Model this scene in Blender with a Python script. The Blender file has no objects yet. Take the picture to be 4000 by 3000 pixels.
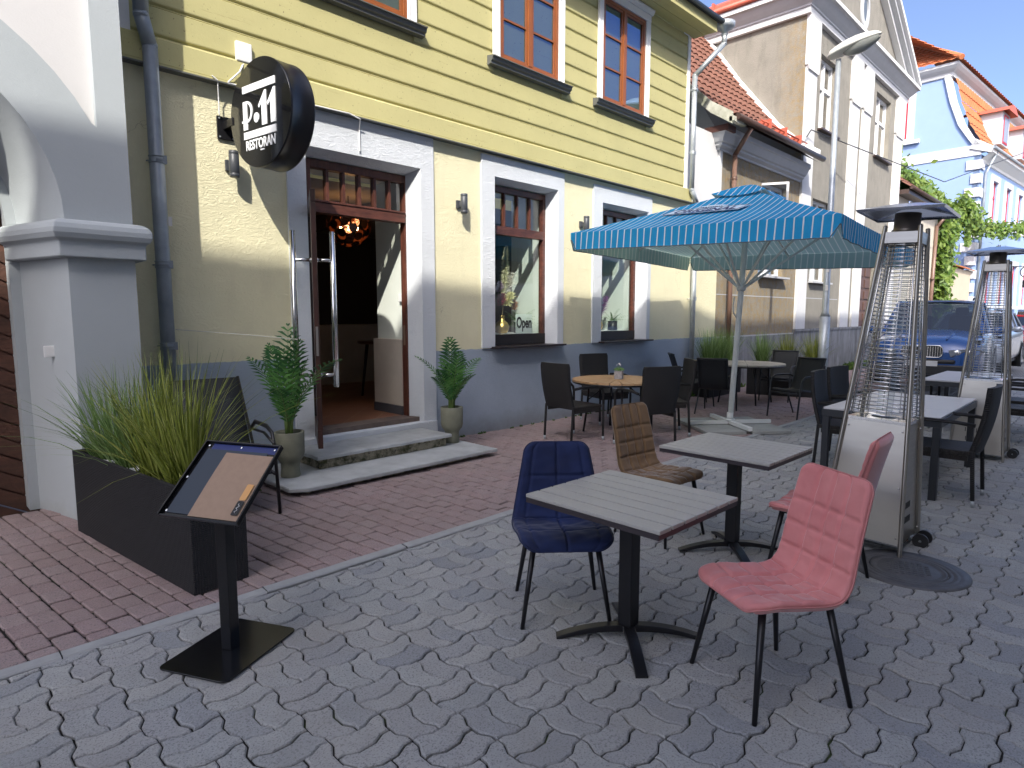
import bpy, math, random
import numpy as np
from math import sin, cos, pi, radians, sqrt, atan2
from mathutils import Matrix, Vector
random.seed(11)
sc = bpy.context.scene
# ------------------------------------------------------------------ camera
cam_d = bpy.data.cameras.new('camera'); cam = bpy.data.objects.new('camera', cam_d)
sc.collection.objects.link(cam); sc.camera = cam
cam_d.sensor_fit = 'HORIZONTAL'; cam_d.sensor_width = 36.0; cam_d.lens = 2440/4000*36
cam_d.clip_end = 2000; cam_d.clip_start = 0.05
AZ = radians(44.59); PITCH = radians(6.3)
cam.location = (0, 0, 1.63); cam.rotation_euler = (pi/2-PITCH, 0, AZ-pi/2)
# ------------------------------------------------------------------ light
SUN = Vector((-1.2, -1.0, 1.35)).normalized()
elev = math.asin(SUN.z); rot = atan2(SUN.x, SUN.y)
w = bpy.data.worlds.new('World'); sc.world = w; w.use_nodes = True
nt = w.node_tree; bg = nt.nodes['Background']; sky = nt.nodes.new('ShaderNodeTexSky')
sky.sky_type = 'NISHITA'; sky.sun_disc = False; sky.sun_elevation = elev; sky.sun_rotation = rot
sky.air_density = 0.42; sky.dust_density = 3.5; sky.ozone_density = 2.6
nt.links.new(sky.outputs[0], bg.inputs[0]); bg.inputs[1].default_value = 0.15
sun_d = bpy.data.lights.new('sun', 'SUN'); sun_d.energy = 2.0; sun_d.angle = radians(0.55); sun_d.color = (1, .95, .86)
sun = bpy.data.objects.new('sun', sun_d); sc.collection.objects.link(sun)
sun.rotation_euler = SUN.to_track_quat('Z', 'Y').to_euler()
sc.view_settings.view_transform = 'Standard'; sc.view_settings.look = 'None'
sc.view_settings.exposure = 1.63; sc.view_settings.gamma = 1
sc.cycles.max_bounces = 8; sc.cycles.transparent_max_bounces = 12
# ------------------------------------------------------------------ materials
MATS = {}
def lin(r, g, b): return tuple((c/255/12.92 if c/255 <= .04045 else ((c/255+.055)/1.055)**2.4) for c in (r, g, b))
class NT:
    def __init__(s, m): s.t = m.node_tree; s.n = s.t.nodes; s.l = s.t.links
    def new(s, typ, **k):
        n = s.n.new(typ)
        for a, b in k.items():
            if a.startswith('i_'): n.inputs[a[2:].replace('_', ' ')].default_value = b
            else: setattr(n, a, b)
        return n
    def link(s, a, b): s.l.new(a, b)
    def math(s, op, a, b=None, c=None, clamp=False):
        n = s.n.new('ShaderNodeMath'); n.operation = op; n.use_clamp = clamp
        for i, v in enumerate((a, b, c)):
            if v is None: continue
            if isinstance(v, (int, float)): n.inputs[i].default_value = v
            else: s.l.new(v, n.inputs[i])
        return n.outputs[0]
    def mix(s, f, a, b, mode='MIX'):
        n = s.n.new('ShaderNodeMix'); n.data_type = 'RGBA'; n.blend_type = mode
        for sock, v in ((n.inputs[0], f), (n.inputs[6], a), (n.inputs[7], b)):
            if isinstance(v, (int, float)): sock.default_value = v
            elif isinstance(v, tuple): sock.default_value = (*v[:3], 1)
            else: s.l.new(v, sock)
        return n.outputs[2]
    def ramp(s, f, p0, p1, v0=0., v1=1.):
        n = s.n.new('ShaderNodeMapRange'); n.clamp = True
        s.l.new(f, n.inputs[0]); n.inputs[1].default_value = p0; n.inputs[2].default_value = p1
        n.inputs[3].default_value = v0; n.inputs[4].default_value = v1
        return n.outputs[0]
    def noise(s, scale, detail=3, rough=.5, vec=None, dist=0.):
        n = s.n.new('ShaderNodeTexNoise'); n.inputs['Scale'].default_value = scale
        n.inputs['Detail'].default_value = detail; n.inputs['Roughness'].default_value = rough
        n.inputs['Distortion'].default_value = dist
        s.l.new(vec if vec is not None else s.obj(), n.inputs['Vector']); return n.outputs[0]
    def obj(s):
        if not hasattr(s, 'tc'): s.tc = s.n.new('ShaderNodeTexCoord')
        return s.tc.outputs['Object']
    def scaled(s, v):
        n = s.n.new('ShaderNodeMapping'); n.inputs['Scale'].default_value = v; s.l.new(s.obj(), n.inputs[0]); return n.outputs[0]
def mat(name, col=(.5,.5,.5), rough=.6, metal=0., var=0., vscale=3., bump=0., bscale=40., bdist=.01, spec=.5,
        var2=None, hook=None, coat=0., sheen=0., strokes=0., emit=None):
    if name in MATS: return MATS[name]
    m = bpy.data.materials.new(name); m.use_nodes = True; MATS[name] = m
    N = NT(m); b = N.n['Principled BSDF']; m.diffuse_color = (*col, 1)
    b.inputs['Base Color'].default_value = (*col, 1); b.inputs['Roughness'].default_value = rough
    b.inputs['Metallic'].default_value = metal; b.inputs['Specular IOR Level'].default_value = spec
    b.inputs['Coat Weight'].default_value = coat; b.inputs['Coat Roughness'].default_value = .05
    if sheen: b.inputs['Sheen Weight'].default_value = sheen; b.inputs['Sheen Roughness'].default_value = .35
    c = None
    if var:
        n1 = N.noise(vscale, 5, .6); f = N.ramp(n1, .3, .7)
        dark = tuple(x*(1-var) for x in col) if var2 is None else var2
        c = N.mix(f, dark, col); N.link(c, b.inputs['Base Color'])
    h = None
    if bump: h = N.noise(bscale, 6, .65)
    if strokes:
        h2 = N.noise(7., 4, .6, N.scaled((1., 1., 2.4)), 2.5); h2 = N.ramp(N.math('ABSOLUTE', N.math('SUBTRACT', h2, .5)), 0., .12)
        h3 = N.noise(2.2, 3, .5); h2 = N.math('MULTIPLY', h2, strokes); h = h2 if h is None else N.math('ADD', N.math('MULTIPLY', h, .5), N.math('ADD', h2, N.math('MULTIPLY', h3, 1.2)))
    N.b = b; N.col = c; N.h = h
    if hook: hook(N)
    if N.h is not None:
        bn = N.new('ShaderNodeBump'); bn.inputs['Strength'].default_value = bump or 1; bn.inputs['Distance'].default_value = bdist
        N.link(N.h, bn.inputs['Height']); N.link(bn.outputs[0], b.inputs['Normal'])
    if emit: b.inputs['Emission Color'].default_value = (*emit[0], 1); b.inputs['Emission Strength'].default_value = emit[1]
    return m
def dirt_low(z0, z1, col, amt=.6):
    def f(N):
        sp = N.new('ShaderNodeSeparateXYZ'); N.link(N.obj(), sp.inputs[0])
        k = N.math('ADD', sp.outputs[2], N.math('MULTIPLY', N.noise(5, 5, .7), .35))
        g_ = N.ramp(k, z0, z1, amt, 0.)
        base = N.col if N.col is not None else tuple(N.b.inputs['Base Color'].default_value[:3])
        N.col = N.mix(g_, base, col); N.link(N.col, N.b.inputs['Base Color'])
    return f
def plaster_wear(N):
    sp = N.new('ShaderNodeSeparateXYZ'); N.link(N.obj(), sp.inputs[0])
    v = N.new('ShaderNodeTexVoronoi'); v.feature = 'DISTANCE_TO_EDGE'; v.inputs['Scale'].default_value = .8
    wv = N.new('ShaderNodeVectorMath'); wv.operation = 'ADD'; nz = N.new('ShaderNodeTexNoise'); nz.inputs['Scale'].default_value = 2.6; nz.inputs['Detail'].default_value = 5; N.link(N.obj(), nz.inputs[0]); N.link(N.obj(), wv.inputs[0]); N.link(nz.outputs[1], wv.inputs[1]); N.link(wv.outputs[0], v.inputs[0])
    cr = N.math('MULTIPLY', N.ramp(v.outputs[0], .0012, .004, 1, 0), N.ramp(N.noise(.9, 3, .5), .56, .62)); N.col = N.mix(N.math('MULTIPLY', cr, .55), N.col, (.30,.25,.14))
    st = N.noise(2.4, 6, .75, N.scaled((1.3,1.3,.25))); N.col = N.mix(N.ramp(st, .55, .8, 0, .28), N.col, (.50,.45,.30))
    pt = N.ramp(N.noise(1.3, 2, .4), .60, .63, 0, .12); N.col = N.mix(pt, N.col, (.90,.86,.62))
    zb = N.math('ADD', sp.outputs[2], N.math('MULTIPLY', N.noise(9, 4, .6), .035)); low = N.ramp(zb, 1.186, 1.190, 1, 0); N.col = N.mix(low, N.col, (.36,.42,.50)); N.link(N.col, N.b.inputs['Base Color'])
m_yel = mat('yellow_plaster', (.79,.74,.50), .9, var=.06, vscale=2.2, hook=plaster_wear, bump=.55, bscale=26, bdist=.012, strokes=.45)
m_white = mat('white_plaster', (.65,.68,.71), .9, var=.05, vscale=3, bump=.55, bscale=26, bdist=.012, strokes=.45)
m_plinth = mat('grey_plinth_paint', (.37,.43,.51), .85, var=.14, vscale=1.7, bump=.5, bscale=24, bdist=.012, strokes=.45,
               hook=dirt_low(.1, .45, (.16,.15,.12), .6))
def flaking(N):
    v = N.scaled((.9, 1, 14)); n = N.noise(2.5, 6, .7, v); c = N.ramp(n, .62, .68)
    c2 = N.ramp(N.noise(38, 2, .5), .70, .76)
    base = N.mix(c, N.col, (.42,.37,.17)); N.col = N.mix(c2, base, (.2,.16,.08)); N.link(N.col, N.b.inputs['Base Color'])
    N.h = N.math('SUBTRACT', N.h, N.math('MULTIPLY', c, .8))
m_siding = mat('yellow_green_paint', (.50,.46,.215), .75, var=.10, vscale=1.6, bump=.25, bscale=30, bdist=.006, hook=flaking)
m_siding_plain = mat('yellow_green_trim_paint', (.50,.46,.215), .75, var=.08, vscale=3)
m_gateh = mat('light_grey_plaster', (.41,.445,.46), .9, var=.06, vscale=1.6, bump=.5, bscale=22, bdist=.006, strokes=.12,
              hook=dirt_low(.05, .3, (.25,.24,.2), .5))
m_gatel = mat('pale_panel_plaster', (.60,.59,.585), .9, var=.04, vscale=2, bump=.4, bscale=22, bdist=.006, strokes=.12)
def grainy(N):
    v = N.scaled((2, 2, 30)) ; n = N.noise(1.5, 6, .7, v); N.col = N.mix(N.ramp(n, .35, .7), N.col, (.03,.012,.008)); N.link(N.col, N.b.inputs['Base Color'])
def grain(dirv, dark):
    def f(N):
        n = N.noise(1.6, 7, .7, N.scaled(dirv)); base = N.col if N.col is not None else tuple(N.b.inputs['Base Color'].default_value[:3])
        N.col = N.mix(N.ramp(n, .38, .68), base, dark); N.link(N.col, N.b.inputs['Base Color'])
    return f
m_brown = mat('brown_stained_wood', (.16,.055,.035), .42, var=.4, vscale=6, hook=grain((14,14,2.2), (.05,.018,.012)))
m_brownh = mat('brown_stained_rail_wood', (.15,.052,.034), .42, var=.4, vscale=6, hook=grain((2.2,14,14), (.045,.016,.012)))
m_dkbrown = mat('dark_brown_wood', (.022,.013,.010), .5, var=.3, vscale=8, hook=grain((3,20,20), (.01,.007,.006)))
m_orange = mat('orange_brown_lacquered_wood', (.29,.088,.022), .33, var=.2, vscale=5)
m_wtrim = mat('white_painted_wood', (.75,.75,.74), .55, var=.07, vscale=7, bump=.15, bscale=30)
m_dgrey = mat('dark_grey_sheet_metal', (.11,.115,.11), .5, var=.15, vscale=5)
m_galv = mat('galvanised_metal', (.48,.52,.54), .42, .5, var=.25, vscale=9, bump=.1, bscale=30)
m_galvp = mat('grey_blue_painted_pipe', (.30,.34,.38), .45, .25, var=.3, vscale=5, bump=.12, bscale=22)
m_black = mat('black_plastic', (.012,.012,.013), .45)
m_blackm = mat('black_powder_coated_metal', (.012,.012,.014), .34, .2)
m_anth = mat('anthracite_metal', (.035,.038,.042), .42, .3)
m_steel = mat('brushed_stainless_steel', (.46,.43,.38), .25, 1., bump=.05, bscale=1.1, bdist=.06,
   hook=lambda N: N.link(N.ramp(N.noise(3, 5, .6, N.scaled((1.5,1.5,18))), .3, .7, .30, .42), N.b.inputs['Roughness']))
m_steelp = mat('polished_steel', (.75,.75,.74), .13, 1.)
m_wpaint = mat('white_painted_metal', (.72,.75,.73), .4, var=.08, vscale=6)
m_conc = mat('pale_concrete_slab', (.36,.37,.35), .9, var=.2, vscale=5, bump=.3, bscale=60)
m_stone = mat('slate_step_stone', (.46,.48,.48), .8, var=.3, vscale=4, bump=.6, bscale=18, bdist=.012,
   hook=lambda N: None)
def mossy(N):
    n = N.noise(6, 6, .7); N.col = N.mix(N.ramp(n, .45, .6), N.col, (.05,.055,.02)); n2 = N.noise(13, 4, .7)
    N.col = N.mix(N.ramp(n2, .56, .66), N.col, (.08,.075,.06)); N.link(N.col, N.b.inputs['Base Color'])
m_moss = mat('mossy_render', (.42,.38,.28), .95, var=.2, vscale=7, bump=.9, bscale=22, bdist=.02, hook=mossy)
m_dirt = mat('joint_soil', (.022,.020,.017), .95, var=.3, vscale=4, hook=lambda N: (setattr(N, 'col', N.mix(N.ramp(N.noise(2.2, 4, .6), .55, .68), N.col, (.05,.085,.015))), N.link(N.col, N.b.inputs['Base Color'])))
m_pebble = mat('white_pebble', (.75,.75,.73), .6)
def glass(name, tint=(.9,.95,.95), refl=1.0, rough=.0, ior=1.5, gcol=(1,1,1)):
    if name in MATS: return MATS[name]
    m = bpy.data.materials.new(name); m.use_nodes = True; MATS[name] = m; N = NT(m)
    out = N.n['Material Output']; N.n.remove(N.n['Principled BSDF'])
    tr = N.new('ShaderNodeBsdfTransparent'); tr.inputs[0].default_value = (*tint, 1)
    gl = N.new('ShaderNodeBsdfGlossy'); gl.inputs['Roughness'].default_value = rough; gl.inputs[0].default_value = (*gcol, 1)
    gm = N.new('ShaderNodeNewGeometry'); fr = N.new('ShaderNodeFresnel'); N.link(N.ramp(gm.outputs['Backfacing'], 0, 1, ior, 1/ior), fr.inputs['IOR'])
    mx = N.new('ShaderNodeMixShader'); k = N.math('MULTIPLY', fr.outputs[0], refl, clamp=True)
    N.link(k, mx.inputs[0]); N.link(tr.outputs[0], mx.inputs[1]); N.link(gl.outputs[0], mx.inputs[2]); N.link(mx.outputs[0], out.inputs[0])
    return m
m_glass = glass('window_glass', (.82,.88,.86), 1.6)
m_glassd = glass('upper_window_glass', (.50,.58,.66), 4.0, gcol=(.32,.52,1.0))  # blue gloss tint puts a deep blue sky into the reflections
m_carglass = glass('car_glass', (.25,.3,.32), 2.5)
# paving
def speck(N):
    base = N.col
    geo = N.new('ShaderNodeNewGeometry'); r = geo.outputs['Random Per Island']
    base = N.mix(N.math('MULTIPLY', r, N.rand_amt), base, N.rand_col)
    r2 = N.math('FRACT', N.math('MULTIPLY', r, 7.31)); base = N.mix(N.ramp(r2, .0, 1., .0, .45), base, N.rand2)
    v = N.new('ShaderNodeTexVoronoi', i_Scale=260.); N.link(N.obj(), v.inputs['Vector'])
    wv = N.math('MULTIPLY', N.ramp(v.outputs['Distance'], .16, .34, 1, 0), N.ramp(N.noise(95, 2, .5), .52, .62))
    base = N.mix(N.math('MULTIPLY', wv, .7), base, (.72,.73,.74))
    dk = N.ramp(N.noise(120, 3, .6), .52, .66); base = N.mix(N.math('MULTIPLY', dk, .6), base, (.07,.07,.075))
    st = N.ramp(N.noise(1.1, 5, .65), .42, .72); base = N.mix(N.math('MULTIPLY', st, .6), base, N.stain)
    N.col = base; N.link(base, N.b.inputs['Base Color'])
    N.h = N.math('ADD', N.h, N.math('MULTIPLY', wv, .4))
def hk(amt, c1, c2, stain):
    def f(N): N.rand_amt = amt; N.rand_col = c1; N.rand2 = c2; N.stain = stain; speck(N)
    return f
m_pave = mat('grey_concrete_paver', (.43,.44,.425), .82, var=.22, vscale=6, bump=.8, bscale=110, bdist=.007, hook=hk(.85, (.25,.265,.29), (.47,.45,.42), (.29,.275,.25)))
m_red = mat('red_concrete_paver', (.365,.265,.255), .85, var=.18, vscale=7, bump=.8, bscale=110, bdist=.007, hook=hk(.6, (.29,.205,.20), (.35,.29,.28), (.28,.22,.20)))
m_kerb = mat('kerb_concrete', (.38,.385,.38), .85, var=.2, vscale=8, bump=.5, bscale=90, bdist=.005)
m_asph = mat('distant_paving', (.20,.20,.21), .9, var=.25, vscale=1.2, bump=.4, bscale=30)
# ------------------------------------------------------------------ mesh builder
class MB:
    def __init__(s): s.v = []; s.f = []; s.sm = []; s.mi = []; s.T = None; s.m = 0
    def add(s, vs, fs, smooth=False):
        o = len(s.v)
        if s.T is not None: vs = [tuple(s.T @ Vector(p)) for p in vs]
        s.v += [tuple(p) for p in vs]; s.f += [tuple(i+o for i in f) for f in fs]
        s.sm += [smooth]*len(fs); s.mi += [s.m]*len(fs); return s
    def b(s, x0, x1, y0, y1, z0, z1):
        return s.add([(x0,y0,z0),(x1,y0,z0),(x1,y1,z0),(x0,y1,z0),(x0,y0,z1),(x1,y0,z1),(x1,y1,z1),(x0,y1,z1)],
                     [(0,3,2,1),(4,5,6,7),(0,1,5,4),(1,2,6,5),(2,3,7,6),(3,0,4,7)])
    def hexa(s, p): return s.add(p, [(0,3,2,1),(4,5,6,7),(0,1,5,4),(1,2,6,5),(2,3,7,6),(3,0,4,7)])
    def bar(s, p0, p1, wd, ht, up=(0,0,1)):
        p0 = Vector(p0); p1 = Vector(p1); d = (p1-p0).normalized(); u = Vector(up); a = d.cross(u)
        if a.length < 1e-4: a = d.cross(Vector((1,0,0)))
        a.normalize(); u = a.cross(d).normalized(); a = a*wd/2; u = u*ht/2
        q = [p0-a-u, p0+a-u, p1+a-u, p1-a-u, p0-a+u, p0+a+u, p1+a+u, p1-a+u]
        return s.hexa([tuple(k) for k in q])
    def tube(s, pts, r, n=10, cap=True, smooth=True, sx=1.):
        pts = [Vector(p) for p in pts]; rs = r if isinstance(r, (list, tuple)) else [r]*len(pts)
        vs = []; prev = None
        for i, p in enumerate(pts):
            d = (pts[min(i+1, len(pts)-1)]-pts[max(i-1, 0)]).normalized()
            if prev is None:
                a = d.orthogonal().normalized() if abs(d.z) > .9 else d.cross(Vector((0,0,1))).normalized()
            else:
                a = (prev-d*prev.dot(d)).normalized()
            prev = a; c = d.cross(a)
            for k in range(n):
                t = 2*pi*k/n; vs.append(tuple(p+a*cos(t)*rs[i]*sx+c*sin(t)*rs[i]))
        fs = []
        for i in range(len(pts)-1):
            for k in range(n):
                fs.append((i*n+k, i*n+(k+1)%n, (i+1)*n+(k+1)%n, (i+1)*n+k))
        s.add(vs, fs, smooth)
        if cap:
            o = len(s.v)-len(vs); L = len(pts)-1
            s.f += [tuple(o+k for k in range(n))[::-1], tuple(o+L*n+k for k in range(n))]; s.sm += [False]*2; s.mi += [s.m]*2
        return s
    def lathe(s, prof, c=(0,0,0), n=24, smooth=True):
        vs = []
        for r, z in prof:
            for k in range(n): t = 2*pi*k/n; vs.append((c[0]+r*cos(t), c[1]+r*sin(t), c[2]+z))
        fs = [(i*n+k, i*n+(k+1)%n, (i+1)*n+(k+1)%n, (i+1)*n+k) for i in range(len(prof)-1) for k in range(n)]
        return s.add(vs, fs, smooth)
    def ball(s, c, r, n=10, m=7, sq=(1,1,1)):
        vs = []; fs = []
        for i in range(m+1):
            a = pi*i/m
            for k in range(n): t = 2*pi*k/n; vs.append((c[0]+r*sq[0]*sin(a)*cos(t), c[1]+r*sq[1]*sin(a)*sin(t), c[2]+r*sq[2]*cos(a)))
        for i in range(m):
            for k in range(n): fs.append((i*n+k, (i+1)*n+k, (i+1)*n+(k+1)%n, i*n+(k+1)%n))
        return s.add(vs, fs, True)
    def prism(s, poly, y0, y1, plane='xz'):
        # polygon in plane, extruded along the third axis
        n = len(poly)
        def P(a, b, c):
            return {'xz': (a, c, b), 'xy': (a, b, c), 'yz': (c, a, b)}[plane]
        vs = [P(a, b, y0) for a, b in poly]+[P(a, b, y1) for a, b in poly]
        fs = [tuple(range(n)), tuple(range(2*n-1, n-1, -1))]+[(i, i+n, (i+1)%n+n, (i+1)%n) for i in range(n)]
        return s.add(vs, fs)
    def grid(s, pts, smooth=True, wrap=False):
        r = len(pts); c = len(pts[0]); vs = [p for row in pts for p in row]
        fs = [(i*c+j, i*c+(j+1)%c, (i+1)*c+(j+1)%c, (i+1)*c+j) for i in range(r-1) for j in range(c if wrap else c-1)]
        return s.add(vs, fs, smooth)
    def q(s, *p): return s.add(list(p), [tuple(range(len(p)))])
    def wall(s, x0, x1, z0, z1, holes, y0, y1):
        xs = sorted({x0, x1, *[h[0] for h in holes], *[h[1] for h in holes]}); zs = sorted({z0, z1, *[h[2] for h in holes], *[h[3] for h in holes]})
        xs = [x for x in xs if x0 <= x <= x1]; zs = [z for z in zs if z0 <= z <= z1]
        def solid(i, j):
            if i < 0 or j < 0 or i >= len(xs)-1 or j >= len(zs)-1: return False
            cx = (xs[i]+xs[i+1])/2; cz = (zs[j]+zs[j+1])/2
            return not any(h[0] < cx < h[1] and h[2] < cz < h[3] for h in holes)
        for i in range(len(xs)-1):
            for j in range(len(zs)-1):
                if not solid(i, j): continue
                a, b_, c, d = xs[i], xs[i+1], zs[j], zs[j+1]
                s.q((a,y0,c),(b_,y0,c),(b_,y0,d),(a,y0,d)); s.q((a,y1,c),(a,y1,d),(b_,y1,d),(b_,y1,c))
                if not solid(i-1, j): s.q((a,y0,c),(a,y0,d),(a,y1,d),(a,y1,c))
                if not solid(i+1, j): s.q((b_,y0,c),(b_,y1,c),(b_,y1,d),(b_,y0,d))
                if not solid(i, j-1): s.q((a,y0,c),(a,y1,c),(b_,y1,c),(b_,y0,c))
                if not solid(i, j+1): s.q((a,y0,d),(b_,y0,d),(b_,y1,d),(a,y1,d))
        return s
    def build(s, name, m, parent=None, bev=0., seg=2, loc=None):
        me = bpy.data.meshes.new(name); me.from_pydata(s.v, [], s.f)
        ms = m if isinstance(m, (list, tuple)) else [m]
        for k in ms: me.materials.append(k)
        me.polygons.foreach_set('use_smooth', s.sm)
        if len(ms) > 1: me.polygons.foreach_set('material_index', s.mi)
        me.update(); o = bpy.data.objects.new(name, me); sc.collection.objects.link(o)
        if parent is not None: o.parent = parent
        if loc: o.location = loc
        if bev:
            md = o.modifiers.new('edge', 'BEVEL'); md.width = bev; md.segments = seg; md.limit_method = 'ANGLE'; md.angle_limit = radians(40)
        return o
def tag(o, label=None, cat=None, group=None, kind=None):
    if label: o['label'] = label
    if cat: o['category'] = cat
    if group: o['group'] = group
    if kind: o['kind'] = kind
    return o
def thing(name, label, cat, loc=(0,0,0), rz=0., group=None):
    o = bpy.data.objects.new(name, None); sc.collection.objects.link(o); o.location = loc; o.rotation_euler = (0,0,rz)
    o.empty_display_size = .2
    return tag(o, label, cat, group)
def kids(o): return [c for c in sc.objects if c.parent == o]
def dup(o, loc=None, rz=None, label=None, parent=None):
    c = o.copy(); sc.collection.objects.link(c); c.parent = parent
    if loc is not None: c.location = loc
    if rz is not None: c.rotation_euler = (0,0,rz)
    if label: c['label'] = label
    for k in kids(o): dup(k, parent=c)
    return c
def split_parts(names, gap=.004):
    for o in list(sc.objects):
        if o.type != 'MESH' or o.name.split('.')[0] not in names: continue
        me = o.data; nv = len(me.vertices); par = list(range(nv))
        def find(a):
            while par[a] != a: par[a] = par[par[a]]; a = par[a]
            return a
        for pl in me.polygons:
            v = list(pl.vertices)
            for k in v[1:]: par[find(k)] = find(v[0])
        comp = {}
        for k in range(nv): comp.setdefault(find(k), []).append(k)
        bb = []
        for c in comp.values():
            P = [me.vertices[k].co for k in c]; bb.append([set(c), [min(q[i] for q in P)-gap for i in range(3)], [max(q[i] for q in P)+gap for i in range(3)]])
        merged = True
        while merged:
            merged = False
            for i in range(len(bb)):
                for j in range(i+1, len(bb)):
                    if all(bb[i][1][k] <= bb[j][2][k] and bb[j][1][k] <= bb[i][2][k] for k in range(3)):
                        bb[i][0] |= bb[j][0]; bb[i][1] = [min(a, b) for a, b in zip(bb[i][1], bb[j][1])]; bb[i][2] = [max(a, b) for a, b in zip(bb[i][2], bb[j][2])]; bb.pop(j); merged = True; break
                if merged: break
        if len(bb) < 2: continue
        for n_, (vs, lo, hi) in enumerate(bb):
            idx = sorted(vs); mp = {k: i for i, k in enumerate(idx)}; fs = [pl for pl in me.polygons if pl.vertices[0] in vs]
            m2 = bpy.data.meshes.new(o.name.split('.')[0]); m2.from_pydata([tuple(me.vertices[k].co) for k in idx], [], [[mp[k] for k in pl.vertices] for pl in fs])
            for mm in me.materials: m2.materials.append(mm)
            m2.polygons.foreach_set('use_smooth', [pl.use_smooth for pl in fs]); m2.polygons.foreach_set('material_index', [pl.material_index for pl in fs]); m2.update()
            if n_ == 0: first = m2
            else:
                c = o.copy(); c.data = m2; sc.collection.objects.link(c)
        o.data = first
def text_obj(name, s, size, m, T, parent, ext=.002, sx=1., bold=0., shear=0., align='CENTER'):
    cu = bpy.data.curves.new(name, 'FONT'); cu.body = s; cu.size = size; cu.extrude = ext; cu.offset = bold
    cu.align_x = align; cu.align_y = 'CENTER'; cu.shear = shear; cu.resolution_u = 4
    t = bpy.data.objects.new(name+'_tmp', cu); sc.collection.objects.link(t)
    bpy.context.view_layer.update()
    me = bpy.data.meshes.new_from_object(t.evaluated_get(bpy.context.evaluated_depsgraph_get()))
    bpy.data.objects.remove(t); me.transform(Matrix.Diagonal((sx,1,1,1))); me.transform(T)
    me.materials.clear(); me.materials.append(m)
    o = bpy.data.objects.new(name, me); sc.collection.objects.link(o); o.parent = parent; return o
def frame_T(origin, xa, ya):
    x = Vector(xa).normalized(); y = Vector(ya).normalized(); z = x.cross(y).normalized(); y = z.cross(x)
    M = Matrix(((x.x,y.x,z.x,origin[0]),(x.y,y.y,z.y,origin[1]),(x.z,y.z,z.z,origin[2]),(0,0,0,1))); return M
def rounded(w, h, r, n=4, cx=0, cy=0):
    p = []
    for (sx, sy, a0) in ((1,1,0),(-1,1,pi/2),(-1,-1,pi),(1,-1,3*pi/2)):
        for k in range(n+1):
            a = a0+pi/2*k/n; p.append((cx+sx*(w/2-r)+r*cos(a), cy+sy*(h/2-r)+r*sin(a)))
    return p
YF = 6.32
exec_parts = []
# ------------------------------------------------------------------ ground and paving
g = MB(); g.q((-60,-60,-.06),(140,-60,-.06),(140,120,-.06),(-60,120,-.06)); tag(g.build('ground', m_asph), kind='structure')
g = MB(); g.q((-1.6,-2.4,-.014),(21,-2.4,-.014),(21,6.45,-.014),(-1.6,6.45,-.014)); tag(g.build('joint_bed', m_dirt), kind='structure')
def far_surface():
    m = mat('far_grey_paving', (.24,.245,.25), .85, var=.2, vscale=3)
    N = NT(m); b = N.n['Principled BSDF']
    br = N.new('ShaderNodeTexBrick'); br.inputs['Scale'].default_value = 4.3; br.inputs['Mortar Size'].default_value = .03
    br.inputs['Color1'].default_value = (.24,.245,.25,1); br.inputs['Color2'].default_value = (.2,.2,.21,1); br.inputs['Mortar'].default_value = (.05,.05,.045,1)
    N.link(N.obj(), br.inputs[0]); N.link(br.outputs[0], b.inputs['Base Color']); return m
g = MB(); g.q((21,-6,-.004),(130,-6,-.004),(130,3.5,-.004),(21,3.5,-.004)); g.q((-20,-2.4,-.004),(-1.6,-2.4,-.004),(-1.6,3.5,-.004),(-20,3.5,-.004))
g.q((21,3.5,-.003),(130,3.5,-.003),(130,8,-.003),(21,8,-.003)); g.q((-20,3.5,-.003),(-1.6,3.5,-.003),(-1.6,8,-.003),(-20,8,-.003))
tag(g.build('far_road', far_surface()), kind='structure')
CELL = .23; XO, YO = .40, 3.22
def wave(t):
    t = t % 1.0; a = .20
    if t < .25-a/2: return 1.
    if t < .25+a/2: return 1-2*(t-.25+a/2)/a
    if t < .75-a/2: return -1.
    if t < .75+a/2: return -1+2*(t-.75+a/2)/a
    return 1.
AMP = .0125
def warp(x, y):
    u = (x-XO)/CELL; v = (y-YO)/CELL
    return x+AMP*wave(v+.02), y+AMP*wave(u+.02)
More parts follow.
